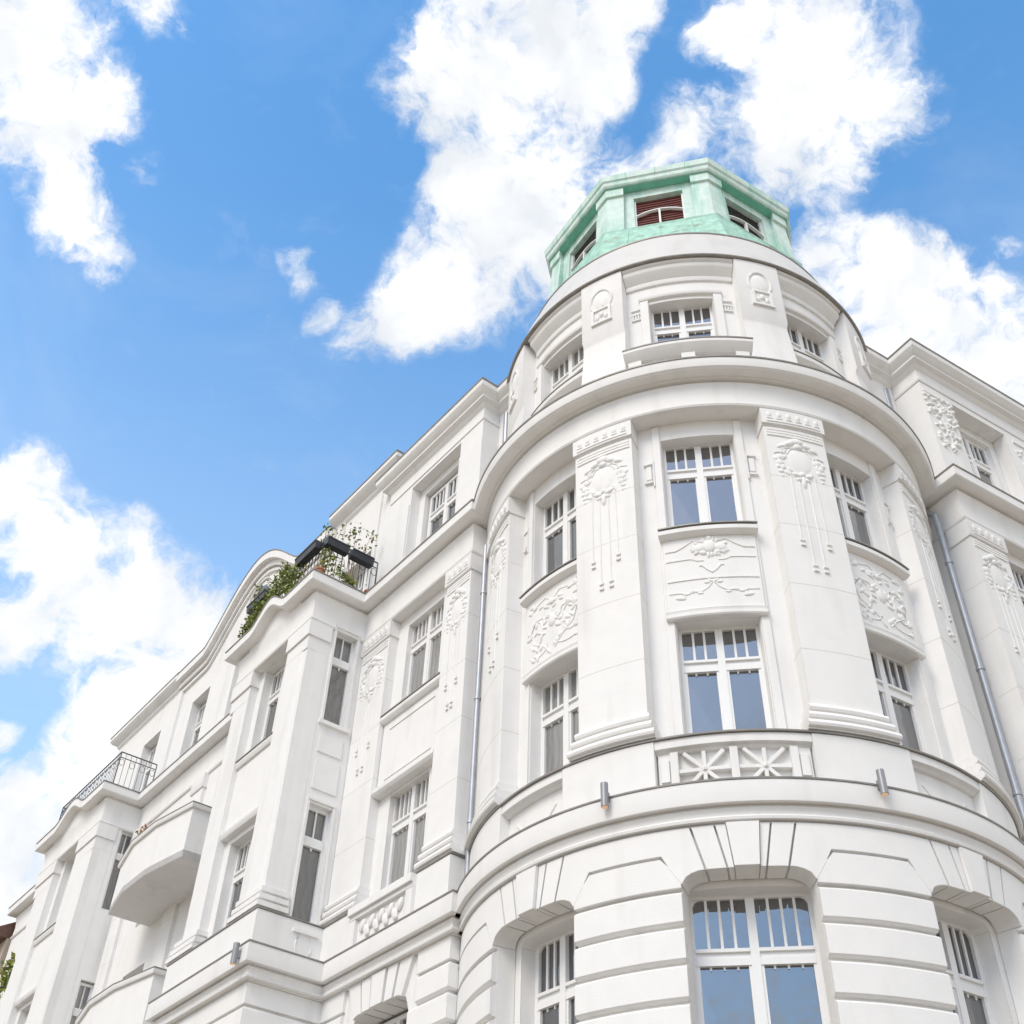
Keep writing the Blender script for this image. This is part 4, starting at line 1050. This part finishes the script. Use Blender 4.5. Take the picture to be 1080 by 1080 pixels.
# ---- downpipes ----------------------------------------------------------------------
def downpipe(p_top, p_bot, r=.075, elbow=None, label=None):
    m = MB(); a, b = Vector(p_top), Vector(p_bot)
    pts = ([Vector(elbow)] if elbow else [])+[a+(b-a)*i/6 for i in range(7)]
    m.tube3(pts, r, n=12)
    h = a.z-1.2
    while h > b.z: 
        m.tube3([Vector((a.x, a.y, h)), Vector((a.x, a.y, h+.05))], r*1.22, n=12); h -= 2.35
    o = m.build('downpipe', PIPE, B)
    if label: o['label'] = label
L0 = PL((2.22, 3.68)); R0 = PR((2.86, 3.42)); L1 = PL((2.42, 3.18)); R1 = PR((3.0, 3.02))
downpipe((L0.x, L0.y, 16.55), (L0.x, L0.y, 0), .05, (PL((2.3, 3.5)).x, PL((2.3, 3.5)).y, 16.8))
downpipe((R0.x, R0.y, 16.8), (R0.x, R0.y, 0), .062, (PR((2.9, 3.2)).x, PR((2.9, 3.2)).y, 17.1))
downpipe((L1.x, L1.y, 20.85), (L1.x, L1.y, 17.5), .07)
downpipe((R1.x, R1.y, 20.85), (R1.x, R1.y, 17.5), .07)

# ---- balconies of the recessed stretch ------------------------------------------------
def balcony(h0, h1, u0, u1, d, deep=True):
    plan = [(u0, 3.8), (u0, d), (u0+1.4, d+.22), (u1-1.3, d+.22), (u1, d-.03), (u1, 3.8)]
    pts = [PL(p) for p in plan]
    m = MB(); m.path(pts, [(-.14, h0), (0, h0), (0, h1-.1), (-.14, h1-.1)], True)
    m.path(pts, [(-.2, h1-.1), (.05, h1-.1), (.07, h1-.06), (.07, h1), (-.2, h1+.01)], True)
    P = [WL.f(u, v, h0-.0) for u, v in plan]+[WL.f(u, v, h0+.16) for u, v in plan]; n = len(plan)
    m.add([p-Vector((0, 0, .003)) for p in P[:n]]+P[n:], [tuple(range(n)), tuple(range(n, 2*n))]+[(j, (j+1) % n, n+(j+1) % n, n+j) for j in range(n)])
    o = m.build('balcony', STUCCO, B)
    f = MB(); f.path(pts, [(-.2, h1+.012), (.08, h1+.002), (.082, h1+.02), (-.2, h1+.03)], True); f.build('flashing', ZINC, o)
balcony(13.05, 14.3, 11.2, 15.1, 4.88)
balcony(8.9, 10.62, 11.2, 15.1, 4.88)

# ---- roof terrace railings ------------------------------------------------------------
def railing(plan, h, bars, hh=.98):
    m = MB(); pts = [WL.f(u, v, h) for u, v in plan]
    for z in (.08, hh-.16, hh): 
        for a, b in zip(pts, pts[1:]): m.tube3([a+Vector((0, 0, z)), b+Vector((0, 0, z))], .013 if z < hh else .018)
    for a, b in zip(pts, pts[1:]):
        n = max(1, int((b-a).length/bars))
        for i in range(n+1):
            p = a+(b-a)*i/n; m.tube3([p, p+Vector((0, 0, hh))], .008 if 0 < i < n else .017)
            if i < n and i % 2 == 0:
                q = a+(b-a)*(i+.5)/n; t = (b-a).normalized()*.07
                m.tube3([q+t*math.cos(R(45*k))+Vector((0, 0, hh-.3+.1*math.sin(R(45*k)))) for k in range(9)], .007)
    return m.build('railing', IRON, B)
railing([(6.37, 3.75), (6.37, 5.09), (9.66, 5.09), (9.66, 3.75)], 17.55, .14, 1.22)
railing([(17.77, 3.75), (17.77, 4.82), (21.98, 4.82), (21.98, 3.75)], 17.55, .14, 1.1)

# ---- things on and around the house ----------------------------------------------------
def wall_lamp(ctx, u, v, h, label):
    p = ctx.f(u, v, h); o = empty('wall_lamp', p)
    m = MB(); m.tube3([ctx.f(u, v+.09, h-.17), ctx.f(u, v+.09, h+.17)], .052, n=16); m.build('body', LAMPM, o)
    b = MB(); l = loc(ctx, u, v, h); b.box(l, -.03, .03, 0, .06, -.06, .06); b.build('bracket', LAMPM, o)
    g = MB(); g.tube3([ctx.f(u, v+.09, h-.178), ctx.f(u, v+.09, h-.171)], .042, n=16); g.build('lens', GLOW, o)
    tag(o, label, 'wall lamp', 'wall lamps on the string course')
wall_lamp(TW, -22.2, 4.475, 9.32, 'grey cylinder wall lamp on the tower ledge left of the star balustrade')
wall_lamp(TW, 23.4, 4.475, 9.32, 'grey cylinder wall lamp on the tower ledge right of the star balustrade')
wall_lamp(WL, 5.95, 5.505, 9.15, 'grey cylinder wall lamp at the corner of the projecting left bay')

def planter(u0, v0, u1, v1, label):
    a, b = WL.f(u0, v0, 18.4), WL.f(u1, v1, 18.4); o = empty('flower_box', (a+b)/2)
    d = (b-a); L_ = d.length; d.normalize(); n = Vector((-d.y, d.x, 0))
    if n.dot(Vector((nL.x, nL.y, 0))) < 0 and abs(v1-v0) < .1: n = -n
    cx = Ctx(lambda x, y, z: a+d*x+n*y+Vector((0, 0, z)))
    m = MB(); m.prism(Ctx(lambda u, v, h: cx.f(v, u, h)), [(-.085, .04), (.085, .04), (.105, .2), (.12, .205), (.12, .235), (-.12, .235), (-.12, .205), (-.105, .2)], .02, L_-.02); m.build('box', BOX, o)
    s = MB(); s.box(cx, .05, L_-.05, -.09, .09, .2, .25); s.build('soil', TILE, o)
    return tag(o, label, 'flower box', 'flower boxes on the terrace railing')
# hung outside the railing
planter(6.24, 3.95, 6.24, 4.55, 'black flower box on the side railing, nearest the wall')
planter(6.24, 4.6, 6.24, 5.2, 'black flower box on the side railing, next to the terrace corner')
planter(6.4, 5.23, 7.35, 5.23, 'black flower box on the front railing, nearest the terrace corner')
planter(8.7, 5.23, 9.6, 5.23, 'black flower box on the front railing, at its far end')

def foliage(name, centre_fn, n, size, mat, rng):
    m = MB()
    for _ in range(n):
        p = centre_fn(rng); s = size*rng.uniform(.6, 1.3)
        a = Vector((rng.uniform(-1, 1), rng.uniform(-1, 1), rng.uniform(-1, .6))).normalized(); b = a.cross(Vector((rng.uniform(-1, 1), rng.uniform(-1, 1), rng.uniform(-1, 1)))).normalized()
        m.add([p, p+a*s*.5+b*s*.28, p+a*s, p+a*s*.5-b*s*.28], [(0, 1, 2, 3)])
    return m
def plant(label, fn, n, size, mats, stems, base, group=None, cat='plant', name='climbing_plant'):
    o = empty(name, base); rng = random.Random(hash(label) % 1000 if False else len(label)*7)
    for mt in mats: foliage('leaves', fn, n//len(mats), size, mt, rng).build('leaves', mt, o, smooth=False)
    s = MB()
    for st in stems: s.tube3([Vector(p) for p in st], .012, n=5, taper=.4)
    if stems: s.build('stem', DRY, o)
    return tag(o, label, cat, group)
def front_fn(rng):
    u = 7.0+2.6*rng.random()**.9; t = rng.random(); x = (u-8.05)/.83; z = .42*(.5+.5*math.cos(PI*x)) if abs(x) < 1 else 0; return WL.f(u, 5.22+rng.uniform(-.08, .16), 17.72+z*.8+.75*t*(1 if u < 9.2 else .6)+.25*math.sin(u*5)*.4)
plant('green climbing plant draped along the front terrace railing', front_fn, 1900, .09, (LEAF, LEAF2), [[WL.f(7+i*.33, 5.12, 17.9), WL.f(7.1+i*.33, 5.24, 18.2), WL.f(7.2+i*.33, 5.2, 18.6)] for i in range(7)], WL.f(8.5, 5.25, 17.6))
def side_fn(rng):
    u = rng.uniform(4.3, 5.25); z = 17.65+(u-4.2)*.75*rng.random()+.05; return WL.f(6.25+rng.uniform(-.1, .06), u, z)
plant('thin trailing plant below the side flower boxes', side_fn, 340, .085, (LEAF, LEAF2), [[WL.f(6.28, 4.3+.2*i, 18.35), WL.f(6.24, 4.32+.2*i, 18.0), WL.f(6.27, 4.25+.2*i, 17.75)] for i in range(5)], WL.f(6.27, 4.7, 17.6))
def shrub(cu, cv, h, label, n=130, dry=True):
    rng0 = random.Random(len(label)); stems = []; tips = []
    for i in range(7):
        a = rng0.uniform(0, 2*PI); r = rng0.uniform(.15, .5); tip = WL.f(cu+r*math.cos(a), cv+r*math.sin(a), 17.6+h*rng0.uniform(.75, 1.0))
        stems.append([WL.f(cu, cv, 17.9), WL.f(cu+r*.4*math.cos(a), cv+r*.4*math.sin(a), 17.6+h*.55), tip]); tips.append(tip)
    def fn(rng):
        t = rng.choice(tips); return t+Vector((rng.gauss(0, .07), rng.gauss(0, .07), rng.gauss(-.05, .1)))
    o = plant(label, fn, n, .10, (LEAF, LEAF2, DRY) if dry else (LEAF, LEAF2), stems, WL.f(cu, cv, 17.55), 'potted plants on the roof terrace', 'potted plant', 'potted_plant')
    m = MB(); b = WL.f(cu, cv, 17.55); k = 12
    P = [(b.x+r*math.cos(2*PI*j/k), b.y+r*math.sin(2*PI*j/k), b.z+z) for r, z in ((.12, 0), (.17, .36), (.14, .36), (.12, .1)) for j in range(k)]
    m.add(P, [(i*k+j, i*k+(j+1) % k, (i+1)*k+(j+1) % k, (i+1)*k+j) for i in range(3) for j in range(k)]+[tuple(range(k-1, -1, -1)), tuple(3*k+j for j in range(k))]); m.build('pot', TERRA, o)
shrub(6.75, 4.2, 2.3, 'tall straggly potted shrub with tan leaves above the side flower boxes', 130)
shrub(6.8, 4.85, 1.7, 'short potted shrub behind the terrace corner', 80, False)
shrub(9.7, 4.9, 1.9, 'pale potted shrub at the far end of the terrace', 90)
def pot(u, v, h, label):
    b = WL.f(u, v, h); o = empty('clay_pot', b); k = 12; m = MB()
    P = [(b.x+r*math.cos(2*PI*j/k), b.y+r*math.sin(2*PI*j/k), b.z+z) for r, z in ((.06, 0), (.085, .11), (.1, .11), (.1, .15), (.08, .15), (.06, .03)) for j in range(k)]
    m.add(P, [(i*k+j, i*k+(j+1) % k, (i+1)*k+(j+1) % k, (i+1)*k+j) for i in range(5) for j in range(k)]+[tuple(range(k-1, -1, -1)), tuple(5*k+j for j in range(k))]); m.build('pot', TERRA, o)
    s = MB(); s.tube3([b+Vector((0, 0, .11)), b+Vector((0, 0, .12))], .085, n=12); s.build('soil', DRY, o)
    tag(o, label, 'pot', 'small clay pots on the terrace ledge')
pot(6.22, 5.2, 17.56, 'small clay pot on the ledge at the terrace corner'); pot(6.2, 3.98, 17.56, 'small clay pot on the ledge where the terrace meets the wall')
def fern_fn(rng): 
    a = rng.uniform(0, 2*PI); r = .75*rng.random()**.6; return WL.f(23.3+r*math.cos(a)*.8, 4.35+r*math.sin(a)*.5, 13.2+1.25*rng.random())
plant('bushy green plant on the farthest balcony at the left edge', fern_fn, 700, .2, (LEAF, LEAF2), [[WL.f(23.3, 4.3, 12.9), WL.f(23.3+.3*i, 4.4, 13.9)] for i in (-1, 0, 1)], WL.f(23.3, 4.3, 12.9), cat='plant', name='balcony_plant')
def bl_fn(rng): return WL.f(13.6+rng.uniform(-.25, .25), 5.05+rng.uniform(-.06, .06), 14.38+.28*rng.random())
o = plant('small pot of pink and green flowers on the bulging balcony rail', bl_fn, 90, .09, (LEAF2, FLOWER), [[WL.f(13.6, 5.03, 14.33), WL.f(13.6, 5.03, 14.5)]], WL.f(13.6, 5.03, 14.34), cat='flowers', name='potted_flowers')
m = MB(); m.box(WL, 22.2, 24.6, 3.7, 4.6, 12.6, 13.0); m.box(WL, 22.2, 24.6, 4.5, 4.62, 13.0, 13.5); m.build('balcony', STUCCO, B)

# neighbouring house at the far left
NB = empty('neighbouring_house', WL.f(32, 3.4, 0)); tag(NB, 'beige house with brown eaves beyond the far end of the white building', 'house')
m = MB(); m.wall(WL, 27.25, 38, 0, 16.6, 3.2, 3.9, [(28.2+2.4*i, 29.3+2.4*i, 10.5+3.3*j, 12.5+3.3*j) for i in range(4) for j in range(2)]); m.box(WL, 27.25, 38, -6, 3.2, 0, 16.6); m.build('wall', NEIGH, NB)
m = MB(); m.prism(Ctx(lambda u, v, h: WL.f(v, u, h)), [(4.4, 16.55), (4.4, 16.75), (-1, 20), (-6.2, 16.75), (-6.2, 16.55)], 27.25, 38.3); m.build('roof', TILE, NB, smooth=False)
for i in range(4):
    for j in range(2):
        m = MB(); u = 28.75+2.4*i; h = 10.5+3.3*j
        for x in (-.55, -.03, .49): m.box(WL, u+x, u+x+.06, 3.6, 3.7, h, h+2)
        for z in (0, 1.3, 1.94): m.box(WL, u-.49, u+.49, 3.61, 3.69, h+z, h+z+.06)
        w = m.build('window', FRAME, NB); g = MB(); g.box(WL, u-.54, u+.54, 3.62, 3.65, h+.01, h+1.99); g.build('pane', GLASS, w)
